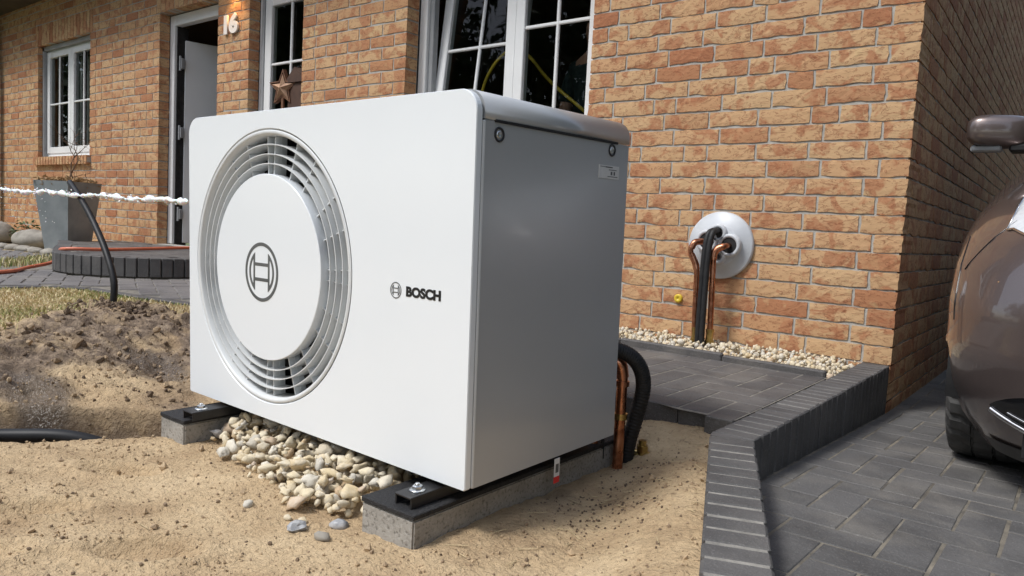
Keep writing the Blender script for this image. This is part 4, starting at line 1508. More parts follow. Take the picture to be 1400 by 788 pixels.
# thin jet of water crossing in front of the house
wj = thing('water_jet', 'thin white foaming jet of water spraying level in front of the planter', 'water jet')
jp = [Vector((-2.6, -1.86, .56)).lerp(Vector((-5.2, -1.95, .602)), t) for t in np.linspace(0, 1, 120)]
st2 = MB(); rrs = []
for k, p in enumerate(jp):
    p.z += .012 * math.sin(k * .21) * .4 + rng.normal(0, .003); p.y += rng.normal(0, .003)
    rrs.append(max(.004, .0095 + .004 * math.sin(k * .9) + rng.normal(0, .004)))
st2.tube(jp, .01, 8, rr=rrs)
st2.obj('stream', M['water'], wj, recalc=False)
items = []
for k in range(330):
    t = rng.random(); c = Vector((-2.6, -1.86, .56)).lerp(Vector((-5.25, -1.95, .602)), t)
    if k < 230:
        items.append((c.x, c.y + rng.normal(0, .008), c.z + rng.normal(0, .009), rng.uniform(.002, .008), rng.random() * .99, rotm(rng)))
    else:
        items.append((-4.1 - abs(rng.normal(0, .6)), c.y + rng.normal(0, .05), c.z - abs(rng.normal(0, .09)) + .02, rng.uniform(.0015, .005), rng.random() * .99, rotm(rng)))
stuff(link('droplets', scatter_mesh('droplets', items, pebl, M['water']), wj))

# ------------------------------------------------------------------ heat pump
HP = thing('heat_pump', 'large white heat pump outdoor unit with round fan grille and grey casing', 'heat pump', (-.3600, -2.4453, -.0464), (.0236880, .000795, -.03222398))
UW, UD, UH, UR = 1.1953, .5975, .850, .047
def rrect(x0, x1, z0, z1, r, n=10, rb=.004):
    p = [(x0, z0 + rb), (x0 + rb, z0), (x1 - rb, z0), (x1, z0 + rb)]
    for k in range(n + 1):
        a = R(90 * k / n); p.append((x1 - r + r * math.cos(a), z1 - r + r * math.sin(a)))
    for k in range(n + 1):
        a = R(90 + 90 * k / n); p.append((x0 + r + r * math.cos(a), z1 - r + r * math.sin(a)))
    return p
FC = (-.769, .4225); FR = .373
def panel():
    import bmesh
    bm = bmesh.new()
    out = rrect(-UW, 0, 0, UH - .003, UR)
    N = 128
    def ring(y, sh):
        o = []
        cx0, cz0 = -UW / 2, UH / 2
        for (a, b) in out:
            dx, dz = a - cx0, b - cz0
            o.append(bm.verts.new((a - sh * np.sign(dx), y, b - sh * np.sign(dz))))
        return o
    f0, f1 = ring(0, .0015), ring(.0025, 0)
    bk = ring(.0165, 0)
    h0 = [bm.verts.new((FC[0] + (FR + .004) * math.cos(2 * math.pi * k / N), 0, FC[1] + (FR + .004) * math.sin(2 * math.pi * k / N))) for k in range(N)]
    h1 = [bm.verts.new((FC[0] + FR * math.cos(2 * math.pi * k / N), .004, FC[1] + FR * math.sin(2 * math.pi * k / N))) for k in range(N)]
    h2 = [bm.verts.new((FC[0] + FR * math.cos(2 * math.pi * k / N), .020, FC[1] + FR * math.sin(2 * math.pi * k / N))) for k in range(N)]
    def strip(a, b):
        n_ = len(a)
        for k in range(n_):
            bm.faces.new((a[k], a[(k + 1) % n_], b[(k + 1) % n_], b[k]))
    strip(f0, f1); strip(f1, bk); strip(h1, h0); strip(h2, h1)
    eds = []
    for lst in (f0, h0):
        for k in range(len(lst)):
            e = bm.edges.get((lst[k], lst[(k + 1) % len(lst)])) or bm.edges.new((lst[k], lst[(k + 1) % len(lst)]))
            eds.append(e)
    bmesh.ops.triangle_fill(bm, edges=eds, use_beauty=True, normal=(0, -1, 0))
    bmesh.ops.recalc_face_normals(bm, faces=bm.faces)
    me = bpy.data.meshes.new('front_panel'); bm.to_mesh(me); bm.free()
    me.materials.append(M['panel_white'])
    return link('front_panel', me, HP)
panel()
# casing body and lid
SE = .788
cb = MB()
x0_, x1_, y0_, y1_, z1_ = -UW + .002, -.0015, .0245, UD, SE - .002
cb.add([(x0_, y0_, 0), (x1_, y0_, 0), (x1_, y1_, 0), (x0_, y1_, 0), (x0_, y0_, z1_), (x1_, y0_, z1_), (x1_, y1_, z1_), (x0_, y1_, z1_)], [(0, 3, 2, 1), (4, 5, 6, 7), (1, 2, 6, 5), (2, 3, 7, 6), (3, 0, 4, 7)])
cb.obj('casing', M['casing'], HP)
gp_ = MB()
go = rrect(-UW + .006, -.006, .003, UH - .007, UR - .004); gi = [(a + (.03 if a < -UW / 2 else -.03), b + (.03 if b < UH / 2 else -.03)) for a, b in go]
ng = len(go)
gp_.add([(a, .016, b) for a, b in go] + [(a, .030, b) for a, b in go] + [(a, .016, b) for a, b in gi], [(k, (k + 1) % ng, ng + (k + 1) % ng, ng + k) for k in range(ng)] + [(k, (k + 1) % ng, 2 * ng + (k + 1) % ng, 2 * ng + k) for k in range(ng)])
gp_.obj('panel_gap', M['dark_void'], HP)
ld = MB()
prof = [(-UW, SE)] + [(0, SE)]
n = 10
for k in range(n + 1):
    a = R(90 * k / n); prof.append((-UR + UR * math.cos(a), UH - UR + UR * math.sin(a)))
for k in range(n + 1):
    a = R(90 + 90 * k / n); prof.append((-UW + UR + UR * math.cos(a), UH - UR + UR * math.sin(a)))
ld.prism(prof, .0245, UD + .001, 0, 'xz')
lo_ = ld.obj('lid', M['casing'], HP)
lo_.data.polygons.foreach_set('use_smooth', [len(p.vertices) == 4 for p in lo_.data.polygons])
sl = MB(); sl.bbox(-.004, .0012, .057, .54, SE - .0045, SE + .0015, .0004)
sl.obj('lid_slot', M['dark_void'], HP)
cl = MB(); cl.bbox(-.02, .0008, .020, .0285, .002, SE - .004, .002); cl.obj('corner_trim', M['grille'], HP)
# fan grille
gr = MB()
gr.lathe([(FR - .0005, .0015), (FR - .004, -.0012), (FR - .011, .0), (FR - .0135, .003), (FR - .018, .052), (FR - .014, .056)], (FC[0], 0, FC[1]), 'y', 128)
for r_ in (.3345, .3085, .2830):
    gr.lathe([(r_ + .0012, .004), (r_ - .0012, .004), (r_ - .0030, .052), (r_ + .0003, .052)], (FC[0], 0, FC[1]), 'y', 160, close=True, smooth=False)
grille = gr.obj('fan_grille', M['grille'], HP)
RO = FR - .017; RI = .250
rb_ = MB(); rb_.box(RI, RO, .0345, .052, -.0024, .0024); rb_.box(RI, RO, .016, .0345, -.0015, .0015)
rib_mesh = rb_.mesh('rib', M['grille'], False, True)
for q in range(4):
    b0 = 90 * q + 90
    for a in (b0 - 3, b0 + 3, b0 + 20, b0 + 35, b0 + 55, b0 + 70):
        link('rib', rib_mesh, grille, (FC[0], 0, FC[1]), (0, -R(a), 0))
fd = MB()
fd.lathe([(0, -.0042), (.12, -.0038), (.2535, -.0030)], (FC[0], 0, FC[1]), 'y', 128)
fd.lathe([(.2535, -.0030), (.2550, -.0018)], (FC[0], 0, FC[1]), 'y', 128)
fd.lathe([(.2550, -.0018), (.2552, .03), (.24, .05)], (FC[0], 0, FC[1]), 'y', 128)
fd.lathe([(.24, .05), (0, .05)], (FC[0], 0, FC[1]), 'y', 128)
fd.obj('fan_cover', M['panel_white'], HP)
sh_ = MB()
sh_.lathe([(FR - .001, .030), (FR - .005, .10), (FR - .012, .22), (0, .221)], (FC[0], 0, FC[1]), 'y', 96)
sh_.obj('fan_shroud', M['dark_void'], HP)
fb = MB()
for k in range(5):
    a0 = 2 * math.pi * k / 5
    g0 = []
    for i in range(7):
        for j in range(6):
            rr2 = .08 + .27 * i / 6; a = a0 + (j / 5 - .5) * 1.0 + .25 * i / 6
            g0.append((FC[0] + rr2 * math.cos(a), .135 + .05 * (j / 5 - .5), FC[1] + rr2 * math.sin(a)))
    fb.add(g0, [(i * 6 + j, i * 6 + j + 1, (i + 1) * 6 + j + 1, (i + 1) * 6 + j) for i in range(6) for j in range(5)], 0, True)
fb.lathe([(0, .09), (.07, .092), (.085, .11), (.085, .18)], (FC[0], 0, FC[1]), 'y', 32)
fb.obj('fan', M['car_black'], HP, recalc=False)
# emblem: ring with an H-shaped armature
def emblem(mb, cx, cz, r, y, th=.0007):
    def strip(pa, pb):
        for k in range(len(pa) - 1):
            q = [pa[k], pa[k + 1], pb[k + 1], pb[k]]
            mb.prism(q, y - th, y, 0, 'xz')
    N = 64
    o = [(cx + r * math.cos(2 * math.pi * k / N), cz + r * math.sin(2 * math.pi * k / N)) for k in range(N + 1)]
    i = [(cx + r * .885 * math.cos(2 * math.pi * k / N), cz + r * .885 * math.sin(2 * math.pi * k / N)) for k in range(N + 1)]
    strip(o, i)
    c = .395
    for s in (-1, 1):
        hh = math.acos(c / .755)
        a = [(cx + s * r * .755 * math.cos(hh * (2 * k / 20 - 1)), cz + r * .755 * math.sin(hh * (2 * k / 20 - 1))) for k in range(21)]
        h2 = hh * .88
        b = [(cx + s * r * .655 * math.cos(h2 * (2 * k / 20 - 1)), cz + r * .655 * math.sin(h2 * (2 * k / 20 - 1))) for k in range(21)]
        strip(a, b)
        x0 = cx + s * r * c; x1 = cx + s * r * (c + .095)
        mb.prism([(x0, cz - .64 * r), (x1, cz - .58 * r), (x1, cz + .58 * r), (x0, cz + .64 * r)], y - th * 1.2, y, 0, 'xz')
    for s in (-1, 1):
        mb.prism([(cx - c * r, cz + s * .255 * r - .055 * r), (cx + c * r, cz + s * .255 * r - .055 * r), (cx + c * r, cz + s * .255 * r + .055 * r), (cx - c * r, cz + s * .255 * r + .055 * r)], y - th, y, 0, 'xz')
em = MB(); emblem(em, -.7825, .4095, .0815, -.0040); em.obj('emblem', M['logo_grey'], HP)
em = MB(); emblem(em, -.2335, .4115, .0188, -.0002, .0005); em.obj('brand_mark', M['logo_grey'], HP)
me = text_mesh('BOSCH', .0325, .0003, .0016)
xsv = [v_.co.x for v_ in me.vertices]; ysv = [v_.co.y for v_ in me.vertices]
wx, hy = max(xsv) - min(xsv), max(ysv) - min(ysv)
for v_ in me.vertices:
    v_.co.x = (v_.co.x - min(xsv)) / wx * .1105; v_.co.y = (v_.co.y - min(ysv)) / hy * .0235
me.materials.clear(); me.materials.append(M['logo_black'])
link('brand_lettering', me, HP, (-.1985, -.0006, .4005), (R(90), 0, 0))
# screws, rating label, hanging tag
for (yy, zz) in ((.072, .7595), (.515, .767)):
    sc = MB()
    sc.lathe([(.0165, .0005), (.0155, .0026), (.0115, .0020), (.0105, -.002), (0, -.002)], (-.0015, yy, zz), 'x', 24, 0)
    sc.lathe([(.0085, -.001), (.0078, .0022), (.0048, .003), (.004, .0008), (0, .0008)], (-.0015, yy, zz), 'x', 16, 1)
    sc.obj('screw', [M['black_metal'], M['zinc_bolt']], HP)
lb = MB(); lb.box(-.0015, .0003, .458, .552, .694, .7275); lab = lb.obj('rating_label', M['sticker'], HP)
lp = MB()
for (y0, y1, z0, z1) in ((.487, .520, .7215, .7245), (.503, .540, .7155, .7175), (.512, .520, .7035, .7125), (.526, .533, .7035, .7125), (.498, .545, .6985, .7005), (.463, .490, .7225, .7240)):
    lp.box(.0003, .0005, y0, y1, z0, z1)
lp.obj('label_print', M['logo_grey'], lab)
tg = MB()
tg.box(.0, .0014, .3225, .3435, -.062, -.004, 0); tg.box(-.0003, .0017, .3222, .3438, -.066, -.050, 1); tg.box(.0014, .0018, .327, .339, -.040, -.018, 2)
tgo = tg.obj('hanging_tag', [M['sticker'], M['red_tag'], M['logo_grey']], HP)
# feet: black channel brackets bolted to the pads
inv = None
def world_local(p):
    m = Matrix.Translation(HP.location) @ HP.rotation_euler.to_matrix().to_4x4()
    return m.inverted() @ Vector(p)
for (xa, xb, yf) in ((-.487, -.414, -2.527), (-1.402, -1.325, -2.512)):
    br = MB()
    p0 = world_local((xa, yf, -.0835)); p1 = world_local((xb, -1.86, -.0835))
    zt = .025
    x0_, x1_ = p0.x, p1.x
    br.bbox(x0_, x1_, p0.y, UD + .01, p0.z + zt - .005, p0.z + zt, .0012)
    br.box(x0_, x0_ + .004, p0.y + .002, UD + .01, p0.z, p0.z + zt - .004); br.box(x1_ - .004, x1_, p0.y + .002, UD + .01, p0.z, p0.z + zt - .004)
    br.box(x0_ + .01, x1_ - .01, .03, UD, p0.z + zt, .002)
    bo = br.obj('foot_bracket', M['black_metal'], HP)
    bt = MB()
    cxb, cyb, czb = (x0_ + x1_) / 2, p0.y + .042, p0.z + zt
    bt.lathe([(0, .0025), (.017, .0025), (.0185, .0), (0, 0)], (cxb, cyb, czb), 'z', 24)
    bt.lathe([(0, .0115), (.0095, .0115), (.0115, .0095), (.0115, .0025)], (cxb, cyb, czb), 'z', 6, smooth=False)
    bt.lathe([(0, .016), (.0045, .016), (.0055, .0145), (.0055, .0115)], (cxb, cyb, czb), 'z', 12)
    bt.obj('bolt', M['zinc_bolt'], bo)
# concrete beams and rubber pads
def beam(xa, xb, y0, y1, seed, lab1, lab2):
    import bmesh
    bm = bmesh.new()
    bmesh.ops.create_cube(bm, size=1)
    for v_ in bm.verts:
        v_.co = Vector((xa + (v_.co.x + .5) * (xb - xa), y0 + (v_.co.y + .5) * (y1 - y0), -.30 + (v_.co.z + .5) * (.2035)))
    bmesh.ops.bevel(bm, geom=bm.edges[:], offset=.004, segments=2, affect='EDGES')
    me = bpy.data.meshes.new('concrete_beam'); bm.to_mesh(me); bm.free(); me.materials.append(M['concrete'])
    tag(link('concrete_beam', me), lab1, 'concrete beam', 'concrete beams under the heat pump')
    mb = MB(); mb.bbox(xa - .001, xb + .001, y0 - .002, y1 + .002, -.0965, -.0845, .002)
    o = tag(mb.obj('rubber_pad', M['rubber']), lab2, 'rubber pad', 'rubber pads under the heat pump')
beam(-.571, -.409, -2.545, -1.672, 1, 'grey concrete beam under the right end of the heat pump', 'black rubber mat on the right-hand concrete beam')
beam(-1.508, -1.372, -2.523, -1.66, 2, 'grey concrete beam under the left end of the heat pump', 'black rubber mat on the left-hand concrete beam')

# pebble bed between the beams
def heap(x, y):
    fr = float(np.interp(x, (-1.36, -1.30, -1.12, -.92, -.735, -.65, -.58), (-2.36, -2.41, -2.43, -2.48, -2.51, -2.47, -2.42)))
    e = (y - fr)
    return -.158 + .060 * float(ss(-.16, .10, np.array(e))), e
pbed = MB()
nx, ny = 24, 24
gv = []
for j in range(ny + 1):
    for i in range(nx + 1):
        x = -1.37 + .80 * i / nx; y = -2.68 + .95 * j / ny
        gv.append((x, y, heap(x, y)[0] - .036))
pbed.add(gv, [(j * (nx + 1) + i, j * (nx + 1) + i + 1, (j + 1) * (nx + 1) + i + 1, (j + 1) * (nx + 1) + i) for j in range(ny) for i in range(nx)], 0, True)
pbo = pbed.obj('pebble_bed', M['bed_sand'], recalc=False)
tag(pbo, 'heap of cream and grey pebbles under the heat pump between the beams', 'pebble bed')
pmesh = []
for k in range(12):
    v_, f_ = lump(ICO2, 60 + k, .75, (1, .74 + .03 * (k % 5), .44 + .04 * (k % 4)), 1.25)
    me = bpy.data.meshes.new('pebble'); me.from_pydata(v_.tolist(), [], f_.tolist()); me.materials.append(M['pebble'])
    me.polygons.foreach_set('use_smooth', [True] * len(me.polygons)); pmesh.append(me)
placed = []
tries = 0
while len(placed) < 300 and tries < 60000:
    tries += 1
    x = rng.uniform(-1.36, -.585); y = rng.uniform(-2.62, -2.24)
    z, e = heap(x, y)
    if e < -.09 or (e < -.04 and rng.random() < .6) or x < -1.34:
        continue
    s = float(np.clip(rng.normal(.0158, .0055), .007, .029))
    lay = 0 if e < -.03 else rng.uniform(-.012, .022)
    q = (x, y, z + s * .3 + lay)
    ok = all((q[0] - a) ** 2 + (q[1] - b) ** 2 + (q[2] - c) ** 2 > ((s + t) * .60) ** 2 for a, b, c, t in placed)
    if ok:
        placed.append((*q, s))
for k, (x, y, z, s) in enumerate(placed):
    o = link('pebble', pmesh[k % 12], pbo, (x, y, z), (rng.normal(0, .5), rng.normal(0, .5), rng.uniform(0, 6.28)))
    o.scale = (s, s, s)
items = []
for k in range(1000):
    x = rng.uniform(-1.34, -.585); y = rng.uniform(-2.58, -1.8); z, e = heap(x, y)
    if e < -.06:
        continue
    s = float(np.clip(rng.normal(.014, .004), .006, .024))
    items.append((x, y, z - .012 + rng.uniform(-.01, .006), s, rng.random() * .999, rotm(rng)))
stuff(link('small_pebbles', scatter_mesh('small_pebbles', items, pebl, M['pebble_stuff']), pbo))
# loose stones on the sand in front
def stone(x, y, s, m, seed, label, flat=(1, .75, .6), amp=.3):
    v_, f_ = lump(ICO2, seed, amp, tuple(s * q for q in flat), 1.0)
    me = bpy.data.meshes.new('stone'); me.from_pydata(v_.tolist(), [], f_.tolist()); me.materials.append(m)
    me.polygons.foreach_set('use_smooth', [amp < .4] * len(me.polygons))
    tag(link('stone', me, None, (x, y, float(ground_z(x, y)) + s * .25), (0, 0, rng.uniform(0, 6))), label, 'stone', 'loose stones on the sand')
stone(-.668, -2.646, .024, M['flint'], 91, 'shiny broken grey flint lying on the sand farthest from the pebbles', amp=.6)
stone(-.592, -2.634, .020, M['boulder'], 92, 'flat brownish-grey stone on the sand between the flint and the beam')
stone(-.842, -2.652, .016, M['pebble'], 93, 'small tan stone alone on the sand left of the flint')
stone(-.690, -2.612, .015, M['pebble'], 94, 'pale cream stone on the sand just above the flint')
stone(-.724, -2.628, .011, M['pebble'], 97, 'tiny cream stone beside the shiny flint')
stone(-.628, -2.560, .022, M['flint'], 95, 'bluish-grey stone leaning at the front of the pebble heap')

# ------------------------------------------------------------------ pipes behind the unit
ch = MB()
hp_ = spline([(-.50, -1.86, .175), (-.40, -1.83, .196), (-.352, -1.79, .188), (-.325, -1.755, .150), (-.322, -1.73, .087), (-.345, -1.715, .0), (-.372, -1.70, -.09), (-.385, -1.69, -.17)], 26)
ch.tube(hp_, .019, 14, rr=[.0205 + .0018 * (1 if k % 3 else -1) for k in range(len(hp_))])
tag(ch.obj('corrugated_hose', M['cable']), 'thick black corrugated hose curving down behind the heat pump', 'hose')
cp = thing('copper_pipe', 'copper pipe with elbow going down behind the heat pump beside the black hose', 'copper pipe', (0, 0, 0), group='copper pipes')
t_ = MB(); t_.tube(spline([(-.52, -1.80, .163), (-.41, -1.775, .163), (-.388, -1.765, .155), (-.378, -1.755, .125), (-.378, -1.752, .06), (-.378, -1.75, -.16)], 6), .0155, 14)
t_.obj('pipe_run', M['copper'], cp)
t_ = MB()
t_.tube(spline([(-.425, -1.778, .164), (-.398, -1.772, .161), (-.382, -1.763, .146), (-.378, -1.755, .112)], 6), .0195, 14)
t_.obj('elbow', M['copper'], cp)
t_ = MB(); t_.tube([(-.378, -1.753, .10), (-.378, -1.753, .086)], .0215, 14)
t_.obj('coupling', M['copper'], cp)
t_ = MB(); t_.tube([(-.378, -1.75, .005), (-.378, -1.75, -.012)], .020, 14)
t_.obj('coupling', M['brass'], cp)
cp2 = thing('copper_pipe', 'second copper pipe half hidden at the back edge of the heat pump', 'copper pipe', (0, 0, 0), group='copper pipes')
t_ = MB(); t_.tube([(-.432, -1.80, .12), (-.432, -1.80, -.15)], .0125, 12); t_.obj('pipe_run', M['copper'], cp2)
t_ = MB(); t_.tube([(-.432, -1.80, .05), (-.432, -1.80, .02)], .016, 12); t_.obj('coupling', M['brass'], cp2)
cb_ = MB(); cb_.tube(spline([(-.46, -1.82, .16), (-.418, -1.80, .14), (-.413, -1.79, .05), (-.413, -1.78, -.13)], 6), .0055, 8)
tag(cb_.obj('power_cable', M['cable']), 'thin black cable hanging down behind the heat pump next to the copper pipes', 'cable')
vl = thing('valve', 'brass valve lying at the foot of the corrugated hose', 'valve', (-.345, -1.665, -.13))
t_ = MB(); t_.tube([(-.03, 0, .0), (.035, .01, .0)], .014, 8); t_.tube([(0, 0, -.01), (0, 0, .045)], .012, 10); t_.lathe([(.0, .0), (.018, .0), (.018, .018), (0, .018)], (.0, 0, .012), 'z', 6, smooth=False)
t_.obj('valve_body', M['brass'], vl)
t_ = MB(); t_.tube(spline([(.03, .01, -.008), (.055, .0, -.02), (.075, -.01, -.03)], 5), .017, 10); t_.obj('pipe_end', M['black_tube'], vl)

# ------------------------------------------------------------------ wall seal and pipes at the house
ws_ = thing('wall_seal', 'round light grey wall seal with pipes coming through on the brick wall', 'wall seal', (-.822, -.004, .491))
t_ = MB()
t_.lathe([(.170, .002), (.170, -.012), (.163, -.018), (.11, -.024), (.108, -.034), (.10, -.038), (0, -.038)], (0, 0, 0), 'y', 64)
t_.obj('seal_plate', M['disc'], ws_)
t_ = MB()
for (dx, dz, r_) in ((-.055, .018, .058), (.062, .002, .058), (.0, .062, .045), (.008, -.058, .040)):
    t_.lathe([(r_, -.03), (r_, -.055), (r_ - .006, -.061), (r_ - .016, -.061), (r_ - .02, -.052)], (dx, 0, dz), 'y', 40)
t_.obj('seal_sleeve', M['disc'], ws_)
t_ = MB()
for (dx, dz, r_) in ((-.055, .018, .039), (.062, .002, .039), (.0, .062, .026), (.008, -.058, .014)):
    t_.lathe([(r_, -.0555), (0, -.0555)], (dx, 0, dz), 'y', 32)
t_.obj('seal_hole', M['dark_void'], ws_, recalc=False)
def wall_pipe(pts_, r_, label, el, fit):
    o = thing('copper_pipe', label, 'copper pipe', (0, 0, 0), group='copper pipes')
    t = MB(); t.tube(spline(pts_, 6), r_, 14); t.obj('pipe_run', M['copper'], o)
    for e in el:
        t = MB(); t.tube(spline(e, 6), r_ * 1.22, 14)
        t.obj('elbow', M['copper'], o)
    t = MB()
    x, y = fit
    for (z0, z1, k) in ((.075, .06, 1.5), (.06, .02, 1.25), (.02, -.005, 1.6), (-.005, -.04, 1.3)):
        t.tube([(x, y, z0), (x, y, z1)], r_ * k, 8 if k > 1.4 else 14)
    t.obj('compression_fitting', M['brass'], o)
wall_pipe([(-.877, -.03, .505), (-.877, -.10, .505), (-.905, -.135, .50), (-.920, -.145, .468), (-.915, -.14, .43), (-.895, -.135, .395), (-.885, -.135, .36), (-.878, -.132, .1), (-.872, -.13, -.05)], .0135,
          'left copper pipe with double elbow dropping from the wall seal into gravel', [[(-.877, -.09, .505), (-.905, -.13, .50), (-.918, -.143, .47)], [(-.917, -.142, .44), (-.897, -.137, .40), (-.886, -.135, .365)]], (-.872, -.13))
wall_pipe([(-.760, -.03, .493), (-.760, -.10, .490), (-.785, -.118, .478), (-.804, -.125, .455), (-.806, -.127, .41), (-.796, -.13, .1), (-.794, -.13, -.05)], .0145,
          'right copper pipe bending out of the wall seal hole down into gravel', [[(-.766, -.105, .488), (-.79, -.118, .474), (-.804, -.125, .452), (-.806, -.127, .42)]], (-.795, -.13))
for k, (dx, r_, lb_) in enumerate(((0, .0135, 'left black insulated line from the wall seal to the gravel'), (.021, .0145, 'right black insulated line from the wall seal to the gravel'))):
    t = MB(); t.tube(spline([(-.832 + dx * .6, -.02, .565), (-.835 + dx * .8, -.10, .562), (-.842 + dx, -.135, .535), (-.846 + dx, -.15, .44), (-.847 + dx, -.155, .25), (-.847 + dx, -.155, -.06)], 8), r_, 12)
    tag(t.obj('insulated_line', M['cable']), lb_, 'pipe insulation', 'black lines at the wall seal')
t = MB(); t.lathe([(.075, -.05), (.075, .006), (.066, .010), (0, .010)], (-.838, -.15, -.02), 'z', 28)
tag(t.obj('floor_collar', M['black_tube']), 'black collar in the gravel where the pipes enter the ground', 'collar')
t = MB(); t.lathe([(.023, .003), (.023, -.006), (.019, -.010), (.008, -.010), (.006, -.006), (0, -.006)], (-1.033, -.004, .199), 'y', 28)
tag(t.obj('wall_plug', M['yellow']), 'round yellow plastic cap on the brick wall left of the pipes', 'cap')

# ------------------------------------------------------------------ car
CX = 1.150
CYF = -1.43        # front bumper
CG = drive_z(-.6)
car = thing('car', 'brown-grey metallic hatchback parked nose first beside the brick side wall', 'car', (CX, 0, CG))
def lerp_tab(tab, z):
    zs = [t[0] for t in tab]
    out = []
    for c in range(1, len(tab[0])):
        out.append(float(np.interp(z, zs, [t[c] for t in tab])))
    return out
# z, half width, front y, rear y, corner length front, squareness, corner length rear
TAB = [(.17, .72, -1.30, 2.55, .5, 2.2, .35), (.21, .78, -1.385, 2.62, .60, 2.3, .4), (.30, .815, -1.425, 2.66, .64, 2.4, .4), (.42, .838, -1.435, 2.68, .62, 2.45, .4), (.55, .845, -1.43, 2.68, .62, 2.45, .4),
       (.65, .845, -1.41, 2.66, .68, 2.40, .4), (.72, .840, -1.375, 2.64, .78, 2.35, .4), (.78, .828, -1.30, 2.62, .88, 2.3, .4), (.84, .812, -1.16, 2.60, 1.0, 2.25, .4), (.90, .795, -.93, 2.58, 1.02, 2.2, .4),
       (.955, .775, -.58, 2.56, .98, 2.2, .4), (.99, .760, -.22, 2.54, .72, 2.3, .4), (1.02, .748, .02, 2.53, .58, 2.4, .4), (1.10, .725, .16, 2.50, .60, 2.5, .4), (1.25, .665, .42, 2.42, .62, 2.6, .4),
       (1.40, .600, .70, 2.30, .62, 2.6, .4), (1.47, .550, .86, 2.18, .60, 2.5, .4), (1.505, .46, 1.02, 2.0, .5, 2.3, .4), (1.52, .30, 1.2, 1.8, .35, 2.2, .3)]
NF, NS, NR = 26, 26, 12
def lift(z):
    return z + .085 * float(ss(.55, .98, np.array(z)))
TAB = [(lift(t[0]), *t[1:]) for t in TAB]
TAB[0] = (.125, *TAB[0][1:])
def outline(z):
    w, yf, yr, Lc, n, Lr = lerp_tab(TAB, z)
    pts_ = []
    for k in range(NF + 1):
        t = math.pi / 2 * k / NF
        pts_.append((-w * math.sin(t) ** (2 / n), yf + Lc * (1 - max(0.0, math.cos(t)) ** (2 / n))))
    ys, ye = yf + Lc, yr - Lr
    for k in range(1, NS):
        pts_.append((-w, ys + (ye - ys) * k / NS))
    for k in range(NR + 1):
        t = math.pi / 2 * (1 - k / NR)
        pts_.append((-w * max(0.0, math.sin(t)) ** (2 / 2.6), yr - Lr * (1 - max(0.0, math.cos(t)) ** (2 / 2.6))))
    return pts_
ZS = list(np.linspace(.125, .30, 7)) + list(np.linspace(.34, 1.08, 28)) + list(np.linspace(1.105, 1.545, 14)) + [1.56, 1.575, 1.59, 1.599, 1.605]
def car_pt(u, z):
    """point on the right-hand body surface: u in outline steps"""
    o = outline(z); k = int(max(0, min(len(o) - 2, math.floor(u)))); t = u - k
    return Vector((o[k][0] * (1 - t) + o[k + 1][0] * t, o[k][1] * (1 - t) + o[k + 1][1] * t, z))
WY, WR = -.60, .315
WY2 = 1.98
def arch(y, z):
    for c in (WY, WY2):
        if math.hypot(y - c, z - WR) < .365:
            return True
    return False
cbm = MB()
rows = [outline(z) for z in ZS]
NP = len(rows[0])
for side in (1, -1):
    vs_ = []; 
    for z, row in zip(ZS, rows):
        for (x, y) in row:
            # snap verts around the wheel arch
            for c in (WY, WY2):
                d_ = math.hypot(y - c, z - WR)
                if abs(x) > .60 and .28 < d_ < .365 + .03 and z > .15:
                    q = .367 / max(d_, 1e-6)
                    if d_ < .366 and d_ > .33:
                        y = c + (y - c) * q
            vs_.append((x * side, y, z))
    fs_ = []; mi_ = []
    for j in range(len(ZS) - 1):
        for k in range(NP - 1):
            ids = (j * NP + k, j * NP + k + 1, (j + 1) * NP + k + 1, (j + 1) * NP + k)
            cyy = sum(vs_[i][1] for i in ids) / 4; czz = sum(vs_[i][2] for i in ids) / 4; cxx = sum(abs(vs_[i][0]) for i in ids) / 4
            if cxx > .60 and arch(cyy, czz):
                continue
            fs_.append(ids if side < 0 else ids[::-1])
            m_ = 0
            if 1.125 < czz < 1.52:
                # side windows, windscreen, rear window with pillars left in body colour
                if k <= NF - 9 and k >= 0:
                    m_ = 1
                elif NF - 3 < k < NF + NS - 2 and not (NF + 11 <= k <= NF + 12):
                    m_ = 1
                elif k > NF + NS + 4:
                    m_ = 1
            mi_.append(m_)
    o_ = len(cbm.v)
    cbm.v.extend(vs_)
    for f_, m_ in zip(fs_, mi_):
        cbm.f.append([o_ + i for i in f_]); cbm.mi.append(m_); cbm.sm.append(True); cbm.tone.append(0)
import bmesh
me = cbm.mesh('body', [M['paint'], M['car_glass']])
bm = bmesh.new(); bm.from_mesh(me); bmesh.ops.remove_doubles(bm, verts=bm.verts, dist=.0005); bmesh.ops.recalc_face_normals(bm, faces=bm.faces); bm.to_mesh(me); bm.free()
body = link('body', me, car)
ub = MB(); ub.box(-.60, .60, -1.22, 2.45, .16, .26); ub.box(-.58, .58, -.9, 2.4, .26, .95); ub.obj('underbody', M['car_black'], car)
